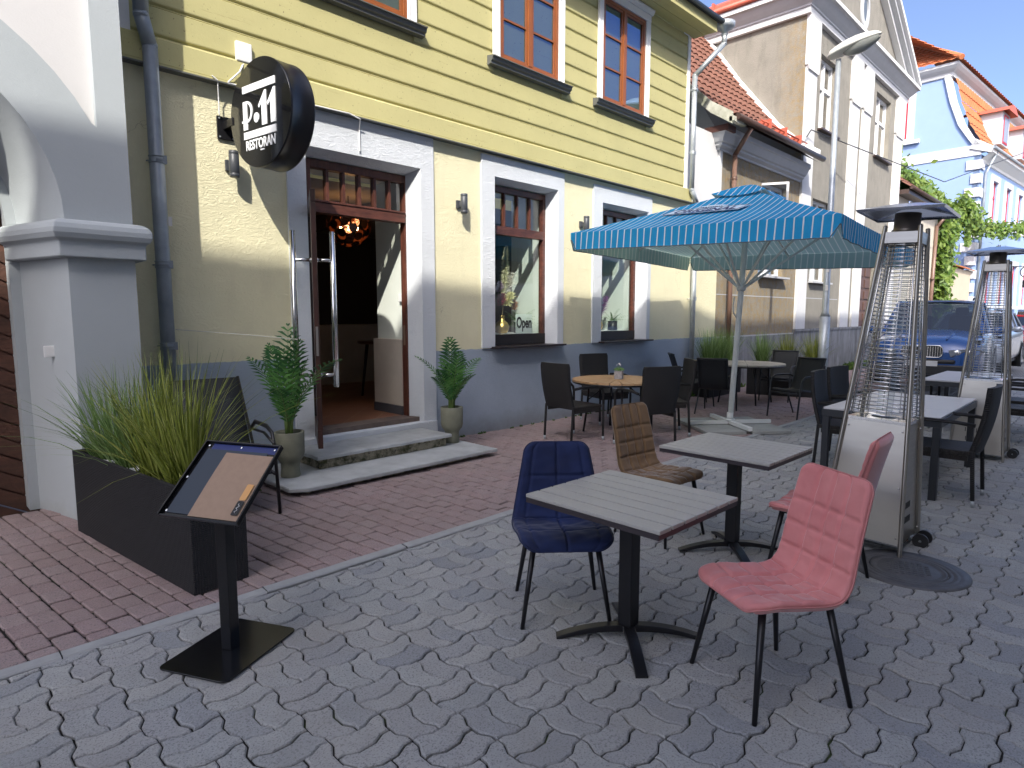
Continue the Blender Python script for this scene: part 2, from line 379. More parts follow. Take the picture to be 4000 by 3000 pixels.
def paver_field(mb, x0, x1, y0, y1, skip):
    rnd = random.Random(5)
    i0 = int(math.floor((x0-XO)/CELL)); i1 = int(math.ceil((x1-XO)/CELL)); j0 = int(math.floor((y0-YO)/CELL)); j1 = int(math.floor((y1-YO)/CELL))
    brk = [0, .15, .35, .65, .85]
    for i in range(i0, i1):
        for j in range(j0, j1+2):
            X = XO+i*CELL; Y = YO+j*CELL
            for h in range(2):
                if (i+j) % 2: r = (X, X+CELL, Y+h*CELL/2, Y+(h+1)*CELL/2)
                else: r = (X+h*CELL/2, X+(h+1)*CELL/2, Y, Y+CELL)
                if r[2] > y1-.03: continue
                top = min(r[3], y1)
                cx = (r[0]+r[1])/2; cy = (r[2]+top)/2
                if skip(cx, cy): continue
                far = cx > 11
                def edge(a, b, o, m_):
                    # breakpoints of the wave between a and b
                    ts = [a]
                    if not far:
                        for c in range(int(math.floor((min(a,b)-o)/CELL))-1, int(math.ceil((max(a,b)-o)/CELL))+1):
                            for q in brk[1:]:
                                t = o+(c+q-.02)*CELL
                                if min(a,b)+.004 < t < max(a,b)-.004: ts.append(t)
                    else:
                        ts.append((a+b)/2)
                    return sorted(ts) if b > a else sorted(ts, reverse=True)
                out = [(t, r[2]) for t in edge(r[0], r[1], XO, 0)]+[(r[1], t) for t in edge(r[2], top, YO, 0)]
                out += [(t, top) for t in edge(r[1], r[0], XO, 0)]+[(r[0], t) for t in edge(top, r[2], YO, 0)]
                cut = top < r[3]
                P = []
                for (a, b) in out:
                    wx, wy = warp(a, b)
                    if wy > y1 or (cut and b >= top-1e-6): wy = y1
                    P.append((wx, wy))
                n = len(P)
                dz = rnd.gauss(0, .0016); tx = rnd.gauss(0, .006); ty = rnd.gauss(0, .006); jx = rnd.gauss(0,.0012); jy = rnd.gauss(0,.0012)
                # inset using edge normals
                def inset(P, d):
                    R = []
                    for k in range(n):
                        a = P[k-1]; b = P[k]; c = P[(k+1) % n]
                        e1 = (b[0]-a[0], b[1]-a[1]); e2 = (c[0]-b[0], c[1]-b[1])
                        l1 = math.hypot(*e1) or 1; l2 = math.hypot(*e2) or 1
                        nx = -e1[1]/l1-e2[1]/l2; ny = e1[0]/l1+e2[0]/l2; l = math.hypot(nx, ny) or 1
                        s = d*min(1.6, 2/l if l else 1)
                        R.append((b[0]+nx/l*s, b[1]+ny/l*s))
                    return R
                Z = lambda p, z: (p[0]+jx, p[1]+jy, z+dz+tx*(p[0]-cx)+ty*(p[1]-cy)+.004*sin(p[0]*2.1)*cos(p[1]*1.7))
                A = [Z(p, -.022) for p in inset(P, .0030)]; B = [Z(p, -.006) for p in inset(P, .0034)]; C_ = [Z(p, 0) for p in inset(P, .009)]
                fs = [(k, (k+1) % n, n+(k+1) % n, n+k) for k in range(n)]+[(n+k, n+(k+1) % n, 2*n+(k+1) % n, 2*n+k) for k in range(n)]+[tuple(range(2*n, 3*n))]
                mb.add(A+B+C_, fs)
def in_manhole(x, y): return (x-4.55)**2+(y-.90)**2 < .27**2
r = MB(); paver_field(r, -.6, 20.9, -1.4, 3.49, in_manhole); tag(r.build('road', m_pave), kind='structure')
def brick_field():
    mb = MB(); rnd = random.Random(8); L, W_ = .187, .122
    x = -1.2; i = 0
    while x < 20.9:
        y = 3.585-(L/2 if i % 2 else 0)
        sh = .012*sin(x*1.9)
        while y < 6.4:
            a, b = max(y, 3.585), min(y+L, 6.42)
            if b-a > .03:
                n = 2; far = x > 9
                P = rounded(W_-.009, (b-a)-.009, .016, 1 if far else 3, x+W_/2+rnd.gauss(0,.0015), (a+b)/2+sh*(1 if b < 6.3 and a > 3.6 else 0))
                Pi = rounded(W_-.024, (b-a)-.022, .012, 1 if far else 3, x+W_/2, (a+b)/2+sh*(1 if b < 6.3 and a > 3.6 else 0))
                n = len(P); dz = rnd.gauss(0, .0022); tx = rnd.gauss(0,.008); ty = rnd.gauss(0,.008); cx = x; cy = a
                Z = lambda p, z: (p[0]-.10*(p[1]-3.585)*max(0, min(1, (5-p[0])/2.8)), p[1], z+.002+dz+tx*(p[0]-cx)+ty*(p[1]-cy)+.005*sin(p[0]*1.7)*sin(p[1]*2.3))
                mb.add([Z(p,-.02) for p in P]+[Z(p,-.005) for p in P]+[Z(p,0) for p in Pi],
                       [(k,(k+1)%n,n+(k+1)%n,n+k) for k in range(n)]+[(n+k,n+(k+1)%n,2*n+(k+1)%n,2*n+k) for k in range(n)]+[tuple(range(2*n,3*n))])
            y += L
        x += W_; i += 1
    return mb
tag(brick_field().build('sidewalk', m_red), kind='structure')
kb = MB(); x = -1.5
rk = random.Random(3)
while x < 21:
    L = 1.0; dy = rk.gauss(0,.004); dz = rk.gauss(0,.002)
    pr = [(3.497,-.02),(3.497,.002),(3.506,.010),(3.565,.014),(3.578,.008),(3.578,-.02)]
    vs = []
    for X in np.linspace(x+.003, x+L-.003, 6):
        vs.append([(X, a+dy+.002*sin(X*9), b+dz+(.0015*sin(X*13) if b > 0 else 0)) for a, b in pr])
    kb.grid(vs, smooth=False); x += L
tag(kb.build('kerb', m_kerb), kind='structure')
# manhole
def manhole():
    t = thing('manhole_cover', 'round cast iron manhole cover let into the grey pavers beside the nearer patio heater', 'manhole cover', (4.55,.90,.004), .3); t.scale = (.84,.84,1)
    m_iron = mat('worn_cast_iron', (.13,.13,.135), .55, .3, var=.35, vscale=9, bump=.3, bscale=60)
    a = MB(); a.lathe([(.40,-.03),(.40,.002),(.335,.002),(.33,.001),(.325,.005),(.30,.006),(.295,.002),(.285,.002),(.28,.006),(.262,.006),(.258,-.004)], n=48); a.build('frame', m_iron, t)
    b = MB(); b.lathe([(.255,-.01),(.255,.003),(.235,.005),(.23,.001),(.2,.001),(.195,.004),(.001,.004)], n=48)
    for k in range(-4, 5):
        for l in range(-4, 5):
            if k*k+l*l < 15: b.b(k*.042-.014, k*.042+.014, l*.042-.014, l*.042+.014, .0035, .008)
    b.build('lid', m_iron, t)
manhole()
# ------------------------------------------------------------------ gate house (left)
YG = 5.72
def gate_house():
    t = thing('gate_house', 'light grey plastered gate building with a round arch at the left edge', 'building')
    CX, CZ, RI, RO = -.2, 2.34, 1.25, 1.64
    XR = 1.50
    # front wall with arch opening
    m = MB(); N_ = 28
    arc = [(CX+RI*cos(a), CZ+RI*sin(a)) for a in np.linspace(0, pi, N_)]
    ex = [(CX+RO*cos(a), CZ+RO*sin(a)) for a in np.linspace(0, pi, N_)]
    # archivolt face (raised), jambs
    def face(poly, y): m.add([(a, y, b) for a, b in poly], [tuple(range(len(poly)))])
    for k in range(N_-1): face([arc[k], ex[k], ex[k+1], arc[k+1]], YG)
    # right pier
    face([(arc[0][0], 0), (XR, 0), (XR, CZ), (arc[0][0], CZ)], YG)
    face([(-4.5, 0), (arc[-1][0], 0), (arc[-1][0], CZ), (-4.5, CZ)], YG)
    # raised frame right of sunk panel
    PX = 1.30
    face([(ex[0][0], CZ), (XR, CZ), (XR, 7.2), (PX, 7.2), (PX, 3.05), (ex[4][0], ex[4][1]), (ex[3][0], ex[3][1]), (ex[2][0], ex[2][1]), (ex[1][0], ex[1][1])], YG)
    m.q((XR,YG,0),(XR,YG+1.2,0),(XR,YG+1.2,7.2),(XR,YG,7.2))
    # returns into the sunk panel
    m.q((PX,YG,3.05),(PX,YG+.06,3.05),(PX,YG+.06,7.2),(PX,YG,7.2))
    for k in range(4, N_-1): m.q((ex[k][0],YG,ex[k][1]),(ex[k+1][0],YG,ex[k+1][1]),(ex[k+1][0],YG+.06,ex[k+1][1]),(ex[k][0],YG+.06,ex[k][1]))
    m.q((ex[4][0],YG,ex[4][1]),(ex[4][0],YG+.06,ex[4][1]),(PX,YG+.06,3.05),(PX,YG,3.05))
    # splayed jambs and arch soffit (two bands)
    def jamb(y0, y1, r0, r1, s=1):
        a0 = [(CX+r0*cos(a), y0, CZ+r0*sin(a)) for a in np.linspace(0, pi, N_)]; a1 = [(CX+r1*cos(a), y1, CZ+r1*sin(a)) for a in np.linspace(0, pi, N_)]
        m.grid([a0, a1], smooth=True)
        m.q((CX+r0,y0,0),(CX+r0,y0,CZ),(CX+r1,y1,CZ),(CX+r1,y1,0)); m.q((CX-r0,y0,0),(CX-r1,y1,0),(CX-r1,y1,CZ),(CX-r0,y0,CZ))
    jamb(YG, 6.46, RI, RI-.19); jamb(6.46, 6.46+.001, RI-.19, RI-.26); jamb(6.461, 6.75, RI-.26, RI-.26)
    m.q((-4.5,YG,7.2),(XR,YG,7.2),(XR,9,9.2),(-4.5,9,9.2)); m.q((-4.5,YG,0),(-4.5,YG,7.2),(-4.5,9,7.2),(-4.5,9,0))
    m.build('wall', m_gateh, t)
    p = MB(); xs = [PX]+[e[0] for e in ex[4:N_-4]]+[-1.7]
    pan = [(PX, 3.05)]+[ex[k] for k in range(4, N_-4)]+[(-1.7, 3.05), (-1.7, 7.2), (PX, 7.2)]
    for k in range(4, N_-5):
        a, b_ = ex[k], ex[k+1]; p.q((a[0],YG+.06,a[1]),(a[0],YG+.06,7.2),(b_[0],YG+.06,7.2),(b_[0],YG+.06,b_[1]))
    p.q((PX,YG+.06,3.05),(PX,YG+.06,7.2),(ex[4][0],YG+.06,7.2),(ex[4][0],YG+.06,ex[4][1]))
    p.build('sunk_panel', m_gatel, t)
    # capital: torus band + fillet following pier front and splayed jamb
    c = MB()
    path = [(CX+RI-.19-.0, 6.46), (CX+RI, YG), (XR, YG), (XR, YG+.6)]
    nrm = [(-.97,-.24), (-.62,-.78), (.7,-.7), (1,0)]
    prof = [(.0,2.06),(.075,2.06),(.08,2.07),(.08,2.17),(.085,2.18),(.115,2.20),(.13,2.235),(.13,2.27),(.115,2.305),(.08,2.33),(.04,2.34),(0,2.345)]
    c.grid([[(x+nx*d*1.2, y+ny*d*1.2, z) for d, z in prof] for (x, y), (nx, ny) in zip(path, nrm)], smooth=False)
    c.build('capital', m_gateh, t, bev=.008)
    # plank gate leaf, diagonal boards
    gt = MB(); gt.b(CX-RI+.2, CX+RI-.2, 6.66, 6.70, .05, 3.6); gto = gt.build('gate_leaf', mat('weathered_red_brown_wood', (.15,.062,.038), .7, var=.5, vscale=5, bump=.6, bscale=35, hook=grain((1.2,9,9),(.06,.03,.02))), t)
    d = MB()
    for k in range(34):
        z0 = -.8+k*.15
        d.hexa([(CX-RI, 6.635, z0+1.45+.0),(CX+RI,6.635,z0-.0),(CX+RI,6.66,z0),(CX-RI,6.66,z0+1.45),(CX-RI,6.635,z0+1.45+.134),(CX+RI,6.635,z0+.134),(CX+RI,6.66,z0+.134),(CX-RI,6.66,z0+1.45+.134)])
    o = d.build('plank', MATS['weathered_red_brown_wood'], t)
    o.name = 'diagonal_boards'
    rg = MB(); ang = np.linspace(0, 2*pi, 40)
    rg.prism([(.43+.17*cos(a), 1.33+.17*sin(a)) for a in ang[:-1]], 6.628, 6.634, 'xz'); rg.build('round_plate', mat('chalky_white_paint', (.5,.5,.5), .8, var=.2, vscale=20), t)
    jb = MB(); jb.b(.905,.985,6.02,6.04,1.30,1.39); jb.T = None; jb.build('cable_box', m_wtrim, t, bev=.006)
gate_house()
# ------------------------------------------------------------------ yellow restaurant house
H = thing('yellow_house', 'yellow restaurant house with timber siding above a plastered ground floor', 'building')
XL, XE = 1.5, 12.58
DOOR = (3.30, 4.80, .0, 3.40); W1 = (6.05, 7.38, 1.17, 3.50); W2 = (8.50, 9.88, 1.17, 3.46)
holes = [DOOR, W1, W2]
def surround(name, o, hole, inner, y0=6.292, y1=6.50):
    # o: outer rect, hole: opening at the face, inner: opening at the frame
    m = MB(); x0, x1, z0, z1 = o; a, b_, c, d = hole; e, f, g_, h = inner
    m.q((x0,y0,z0),(a,y0,c),(a,y0,d),(x0,y0,z1)); m.q((b_,y0,c),(x1,y0,z0),(x1,y0,z1),(b_,y0,d)); m.q((x0,y0,z1),(a,y0,d),(b_,y0,d),(x1,y0,z1))
    if c > z0+.01: m.q((x0,y0,z0),(x1,y0,z0),(b_,y0,c),(a,y0,c))
    m.q((a,y0,c),(e,y1,g_),(e,y1,h),(a,y0,d)); m.q((b_,y0,c),(b_,y0,d),(f,y1,h),(f,y1,g_)); m.q((a,y0,d),(e,y1,h),(f,y1,h),(b_,y0,d)); m.q((a,y0,c),(b_,y0,c),(f,y1,g_),(e,y1,g_))
    yb = YF
    m.q((x0,y0,z0),(x0,y0,z1),(x0,yb,z1),(x0,yb,z0)); m.q((x1,y0,z0),(x1,yb,z0),(x1,yb,z1),(x1,y0,z1)); m.q((x0,y0,z1),(x1,y0,z1),(x1,yb,z1),(x0,yb,z1)); m.q((x0,y0,z0),(x0,yb,z0),(x1,yb,z0),(x1,y0,z0))
    return m.build(name, m_white, H)
m = MB(); m.wall(XL, XE, 1.14, 3.80, [h for h in holes], YF, YF+.02); m.build('plaster_wall', m_yel, H)
m = MB(); m.wall(XL, XE, -.05, 1.14, [DOOR], YF-.0015, YF+.02); m.build('plinth', m_plinth, H)
surround('door_surround', (3.09,5.0,0.0,3.79), (3.30,4.80,0.0,3.40), (3.36,4.72,.0,3.34))
surround('window_surround', (5.81,7.52,1.175,3.76), (6.05,7.38,1.19,3.50), (6.12,7.32,1.19,3.46))
surround('window_surround', (8.26,9.98,1.175,3.72), (8.50,9.88,1.19,3.46), (8.58,9.80,1.19,3.42))
# inner wall thickness, pale reveals
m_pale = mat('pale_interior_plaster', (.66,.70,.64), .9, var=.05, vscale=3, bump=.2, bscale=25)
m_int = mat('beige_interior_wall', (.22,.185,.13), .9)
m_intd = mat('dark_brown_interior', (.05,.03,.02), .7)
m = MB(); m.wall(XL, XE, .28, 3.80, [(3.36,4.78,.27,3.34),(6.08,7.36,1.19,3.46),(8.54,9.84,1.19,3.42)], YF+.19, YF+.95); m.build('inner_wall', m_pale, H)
m = MB(); m.q((2.2,YF+.95,.34),(10.9,YF+.95,.34),(10.9,12.2,.34),(2.2,12.2,.34)); m.q((3.3,YF+.16,.34),(4.8,YF+.16,.34),(4.8,YF+.951,.34),(3.3,YF+.951,.34))
def tiles(N):
    mp = N.new('ShaderNodeMapping'); mp.inputs['Rotation'].default_value = (0,0,radians(45)); N.link(N.obj(), mp.inputs[0])
    br = N.new('ShaderNodeTexBrick'); br.offset = 0; br.inputs['Scale'].default_value = 1.0; br.inputs['Brick Width'].default_value = .33; br.inputs['Row Height'].default_value = .33; br.inputs['Mortar Size'].default_value = .006
    br.inputs['Color1'].default_value = (.20,.085,.045,1); br.inputs['Color2'].default_value = (.15,.06,.035,1); br.inputs['Mortar'].default_value = (.25,.17,.11,1)
    N.link(mp.outputs[0], br.inputs[0]); N.col = N.mix(N.math('MULTIPLY', N.noise(5,5,.6), .5), br.outputs[0], (.30,.15,.09)); N.link(N.col, N.b.inputs['Base Color'])
m.build('tiled_floor', mat('terracotta_tiles', (.2,.08,.05), .45, hook=tiles), H)
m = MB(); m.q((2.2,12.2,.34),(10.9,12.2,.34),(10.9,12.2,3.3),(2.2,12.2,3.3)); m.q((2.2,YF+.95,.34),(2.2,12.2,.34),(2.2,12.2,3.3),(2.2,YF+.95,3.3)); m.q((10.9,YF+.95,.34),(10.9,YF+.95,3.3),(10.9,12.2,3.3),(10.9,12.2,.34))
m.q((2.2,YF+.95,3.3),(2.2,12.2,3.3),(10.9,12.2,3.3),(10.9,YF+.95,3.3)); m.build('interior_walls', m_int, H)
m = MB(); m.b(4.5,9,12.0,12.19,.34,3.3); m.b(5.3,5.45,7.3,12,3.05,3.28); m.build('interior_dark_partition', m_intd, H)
m = MB(); m.b(4.70,4.776,YF+.30,YF+.94,.46,1.32); m.build('wall_panelling', mat('light_wood_panel', (.50,.44,.37), .5, var=.12, vscale=5), H, bev=.004)
m = MB(); m.b(4.69,4.776,YF+.29,YF+.941,.345,.455); m.build('skirting', mat('dark_grey_skirting', (.06,.06,.07), .5), H)
m = MB(); m.b(4.735,4.778,YF+.32,YF+.40,1.80,1.90); m.build('thermostat', m_wtrim, H, bev=.006)
m = MB(); m.b(4.0,9.5,10.6,11.2,.34,1.45); m.build('bar_counter', mat('counter_wood', (.30,.24,.18), .6, var=.15, vscale=4), H)
# string course
m = MB(); m.b(XL+.08, 11.45, 6.235, 6.33, 3.80, 3.822); m.prism([(6.255,3.822),(6.245,3.83),(6.245,4.03),(6.262,4.045),(6.33,4.045),(6.33,3.822)], XL+.08, 11.3, 'yz'); 
m.build('base_board', m_siding, H)
m = MB(); m.b(XL+.08,11.46,6.215,6.33,3.786,3.799); m.build('drip_flashing', m_dgrey, H)
# timber siding boards
UW = [(3.42,4.62),(6.12,7.32),(8.39,9.60)]
UZ0, UZ1 = 5.03, 6.60
sd = MB(); z = 4.045; P_ = .256
sd.b(1.7, 11.05, 6.305, 6.33, 4.045, 6.80)
while z < 6.78:
    z1 = min(z+P_, 6.80)
    segs = [(1.72, 11.04)]
    if z1 > UZ0-.02 and z < UZ1+.15:
        segs = [(1.72, UW[0][0]-.1), (UW[0][1]+.1, UW[1][0]-.1), (UW[1][1]+.1, UW[2][0]-.1), (UW[2][1]+.1, 11.04)]
    for a, b_ in segs:
        sd.prism([(6.306,z),(6.298,z+.004),(6.292,z+.012),(6.298,z+.02),(6.303,z+.024),(6.296,z+.030),(6.282,z+.040),(6.279,z+.05),(6.278,z1-.006),(6.282,z1-.0015),(6.306,z1-.0005)], a, b_, 'yz')
    z += P_
sd.build('siding', m_siding, H)
m = MB(); m.b(11.041,11.14,6.262,6.42,3.99,6.8); m.b(11.141,11.16,6.30,7.0,3.99,7.6); m.b(1.62,1.721,6.262,6.36,3.95,6.8); m.build('corner_board', m_wtrim, H, bev=.004)
def casement_window(x0, x1, z0, z1, y, parent_name='window'):
    f = MB(); fw = .052
    yy0, yy1 = y, y+.07
    f.b(x0,x0+fw,yy0,yy1,z0,z1); f.b(x1-fw,x1,yy0,yy1,z0,z1); f.b(x0+fw,x1-fw,yy0,yy1,z0,z0+fw); f.b(x0+fw,x1-fw,yy0,yy1,z1-fw,z1)
    xc = (x0+x1)/2; f.b(xc-.04,xc+.04,yy0-.006,yy1,z0+fw,z1-fw)
    fo = f.build('window', m_orange, H, bev=.004)
    zz = [z0+fw+(z1-z0-2*fw)*k/3 for k in range(4)]
    for a, b_ in ((x0+fw, xc-.04), (xc+.04, x1-fw)):
        s = MB(); q = .034
        s.b(a+.001,a+q,yy0+.012,yy0+.055,z0+fw,z1-fw); s.b(b_-q,b_-.001,yy0+.012,yy0+.055,z0+fw,z1-fw); s.b(a+q,b_-q,yy0+.012,yy0+.055,z0+fw+.001,z0+fw+q); s.b(a+q,b_-q,yy0+.012,yy0+.055,z1-fw-q,z1-fw-.001)
        for k in (1, 2): s.b(a+q,b_-q,yy0+.016,yy0+.05,zz[k]-.012,zz[k]+.012)
        s.build('sash', m_orange, fo)
        gl = MB(); gl.q((a+q,yy0+.035,z0+fw+q),(b_-q,yy0+.035,z0+fw+q),(b_-q,yy0+.035,z1-fw-q),(a+q,yy0+.035,z1-fw-q)); gl.build('glass', m_glassd, fo)
    c = MB(); n = 40; rows = []
    for X0_, X1_, side in ((x0+.06, x0+.5, 1), (x1-.42, x1-.06, -1)):
        rows = []
        for zc in np.linspace(z0+.05, z1, 10):
            k = (zc-z0)/(z1-z0); w_ = .6+.4*abs(k-.35)
            rows.append([(X0_+(X1_-X0_)*((u if side > 0 else 1-(1-u)))*w_ if side > 0 else X1_-(X1_-X0_)*(1-u)*w_, yy1+.14+.022*sin(u*26+k*2), zc) for u in np.linspace(0,1,26)])
        c.grid(rows)
    # wavy valance in the middle
    rows = []
    for s_ in np.linspace(0,1,4): rows.append([(x0+.1+(x1-x0-.2)*u, yy1+.17+.02*sin(u*40), (z0+(z1-z0)*.42)+.07*sin(u*9)-s_*.55*(.6+.3*sin(u*5))) for u in np.linspace(0,1,40)])
    c.grid(rows)
    c.build('curtain', mat('white_sheer_curtain', (.55,.62,.68), .9), fo)
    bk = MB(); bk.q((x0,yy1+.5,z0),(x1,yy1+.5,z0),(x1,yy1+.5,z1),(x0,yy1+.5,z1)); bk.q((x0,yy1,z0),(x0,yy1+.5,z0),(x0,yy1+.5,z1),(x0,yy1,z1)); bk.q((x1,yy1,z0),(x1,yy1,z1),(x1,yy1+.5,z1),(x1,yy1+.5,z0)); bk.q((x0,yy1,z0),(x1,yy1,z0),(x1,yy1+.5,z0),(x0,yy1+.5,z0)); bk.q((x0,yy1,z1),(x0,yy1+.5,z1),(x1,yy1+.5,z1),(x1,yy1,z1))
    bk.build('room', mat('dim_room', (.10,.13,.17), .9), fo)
    # trim boards and head
    tr = MB(); T_ = .125
    for a, s_ in ((x0, -1), (x1, 1)):
        pr = [(6.27,0),(6.245,0.0),(6.238,.02),(6.244,.034),(6.244,.09),(6.236,.1),(6.236,.118),(6.27,T_)]
        tr.add([(a+s_*w_*1.0, yy, zz_) for zz_ in (z0-.02, z1) for yy, w_ in pr], [tuple(range(8)), tuple(range(15,7,-1))]+[(i,i+8,(i+1)%8+8,(i+1)%8) for i in range(8)])
        tr.b(min(a,a+s_*.001), max(a,a+s_*.001), 6.27, yy0+.001, z0, z1)
    tr.b(x0-T_,x1+T_,6.235,6.275,z1+.001,z1+.11); tr.prism([(6.30,z1+.112),(6.215,z1+.112),(6.195,z1+.15),(6.18,z1+.165),(6.18,z1+.19),(6.30,z1+.19)], x0-T_-.03, x1+T_+.03, 'yz')
    tr.build('trim', m_wtrim, fo)
    s = MB(); s.prism([(6.28,z0-.015),(6.17,z0-.03),(6.15,z0-.034),(6.15,z0-.045),(6.17,z0-.045),(6.18,z0-.085),(6.205,z0-.10),(6.205,z0-.125),(6.28,z0-.135)], x0-T_-.09, x1+T_+.09, 'yz')
    s.build('sill', m_dgrey, fo)
for a, b_ in UW: casement_window(a, b_, UZ0, UZ1, 6.262)
# eaves and roof
m = MB(); ys = np.linspace(5.84, 6.262, 5)
for k in range(4): m.b(1.4, 11.26, ys[k]+.003, ys[k+1]-.003, 6.80+.004*(k % 2), 6.83)
m.b(1.4, 11.262, 5.815, 5.84, 6.79, 6.97); m.b(11.24, 11.262, 5.84, 6.9, 6.835, 7.0)
m.build('eaves_soffit', m_siding_plain, H)
m = MB(); m.prism([(5.76,6.94),(5.76,6.985),(9.6,9.6),(9.6,9.5),(5.84,6.975)], 1.3, 11.36, 'yz'); m.build('roof', mat('black_metal_roof', (.035,.04,.045), .5, .3), H)
m = MB(); m.tube([(1.3,5.75,6.99),(11.36,5.75,6.99)], .04, n=12); m.build('gutter', mat('dark_zinc', (.10,.12,.13), .45, .6), H)
def downpipe(name, pts, r, m_, collars, parent, fl=None):
    t = MB(); 
    for i in range(len(pts)-1):
        a, b_ = Vector(pts[i]), Vector(pts[i+1]); d = (b_-a).normalized()*r*.35
        t.tube([a-(d if i else d*0), b_+(d if i < len(pts)-2 else d*0)], r, n=18)
    for p in pts[1:-1]: t.ball(p, r*1.03, 16, 10)
    o = t.build(name, m_, parent)
    c = MB()
    for (x, y, z) in collars: c.tube([(x,y,z-.028),(x,y,z+.028)], r+.005, n=18); c.tube([(x,y,z-.03),(x,y,z-.022)], r+.009, n=18); c.tube([(x,y,z+.022),(x,y,z+.03)], r+.009, n=18); c.b(x+r*.4, x+r*1.05, y-r*.95, y-r*.3, z-.035, z+.035); c.tube([(x,y,z),(x-.06,6.33,z)], .007, n=6)
    c.build('pipe_clamp', m_, o)
    return o
downpipe('downpipe', [(1.78,6.05,7.0),(1.78,6.16,4.16),(1.85,6.215,3.94),(1.855,6.22,.12)], .06, m_galvp, [(1.855,6.22,2.99),(1.855,6.22,2.08),(1.855,6.22,1.35)], H)
st = MB(); st.b(1.90,1.93,6.165,6.17,2.42,2.50); st.build('sticker', mat('white_sticker', (.7,.68,.66), .5), kids(H)[-1])
m = MB(); m.lathe([(.05,-.16),(.055,-.15),(.06,-.08),(.16,-.03),(.185,0),(.185,.075),(.175,.075),(.165,.02),(.001,.0)], (11.52,5.80,6.95), n=28); m.build('rainwater_head', m_galv, H)
downpipe('downpipe', [(11.52,5.80,6.85),(11.52,5.80,6.66),(11.18,6.19,6.10),(11.18,6.19,4.02),(11.40,6.20,3.80),(11.42,6.215,.12)], .048, m_galv, [(11.18,6.19,5.85),(11.18,6.19,4.7),(11.42,6.215,1.95)], H)
# side/back body of the house so that it has volume
m = MB(); m.b(2.0,11.12,12.25,12.4,0,6.8); m.q((11.13,6.42,3.9),(11.13,12.3,3.9),(11.13,12.3,9.4),(11.13,9.3,9.4),(11.13,6.42,7.3)); m.build('rear_wall', m_siding_plain, H)
# door frame, fanlight, leaf
m = MB(); y0, y1 = 6.50, 6.60
m.b(3.37,3.46,y0,y1,.34,3.33); m.b(4.70,4.79,y0,y1,.34,3.33); m.b(3.46,4.70,y0,y1,3.24,3.33); m.build('door_frame', m_brown, H, bev=.006)
m = MB(); m.b(3.461,4.699,y0-.02,y1+.01,2.76,2.87); m.b(3.461,4.699,y0-.03,y1,2.871,2.895); fo = m.build('fanlight', m_brownh, H, bev=.005)
m = MB()
for k in range(1, 6):
    x = 3.46+1.24*k/6; m.b(x-.018,x+.018,y0+.01,y1-.02,2.896,3.239)
m.build('mullion', m_brown, fo, bev=.003)
m = MB(); m.q((3.46,y0+.05,2.895),(4.70,y0+.05,2.895),(4.70,y0+.05,3.24),(3.46,y0+.05,3.24)); m.build('glass', glass('dusty_fanlight_glass', (.75,.75,.7), 2.2), fo)
m = MB(); m.b(3.36,4.80,6.36,6.62,.29,.345); m.build('threshold', mat('worn_threshold_wood', (.16,.12,.10), .8, var=.4, vscale=6, bump=.4), H)
m = MB(); m.b(3.10,4.98,6.245,6.36,.0,.29); m.build('step_riser', m_white, H, bev=.01)
# open leaf, hinged on the left jamb and swung out
D_ = thing('door_leaf_tmp', None, None)
hin = Vector((3.40,6.44,0)); tip = Vector((2.95,5.52,0)); dv = (tip-hin).normalized(); nv = Vector((dv.y,-dv.x,0))
def LP(a, s, z): return tuple(hin+dv*a+nv*s+Vector((0,0,z)))
def lbox(mb, a0, a1, s0, s1, z0, z1): mb.hexa([LP(a0,s0,z0),LP(a1,s0,z0),LP(a1,s1,z0),LP(a0,s1,z0),LP(a0,s0,z1),LP(a1,s0,z1),LP(a1,s1,z1),LP(a0,s1,z1)])
L_ = (tip-hin).length
m = MB(); lbox(m,0,L_,-.024,.024,.335,.52); lbox(m,0,L_,-.024,.024,2.68,2.80); lbox(m,0,.11,-.024,.024,.521,2.679); lbox(m,L_-.11,L_,-.024,.024,.521,2.679)
bpy.data.objects.remove(D_)
leaf = m.build('door', mat('dark_door_leaf_wood', (.060,.024,.017), .4, var=.35, vscale=6, hook=grain((14,14,2.2), (.02,.010,.008))), H, bev=.004)
m = MB(); m.q(LP(.11,.004,.52),LP(L_-.11,.004,.52),LP(L_-.11,.004,2.68),LP(.11,.004,2.68)); m.build('glass', m_glass, leaf)
for s_ in (-1, 1):
    m = MB(); a = L_-.07; o_ = .19 if s_ > 0 else .17
    m.tube([LP(a,s_*o_,.93),LP(a,s_*o_,2.42)], .026, n=16)
    for z_ in (1.05, 2.15): m.tube([LP(a,s_*.024,z_),LP(a,s_*o_,z_)], .017, n=10); m.tube([LP(a,s_*.024,z_),LP(a,s_*.032,z_)], .024, n=12)
    m.build('handle', m_steelp, leaf)
m = MB(); lbox(m, L_, L_+.003, -.011, .011, 1.24, 1.52); m.build('lock_plate', m_steel, leaf)
m = MB(); m.b(4.69,4.699,6.53,6.56,1.25,1.5); m.build('strike_plate', mat('rusty_plate', (.25,.17,.12), .6, .4), H)
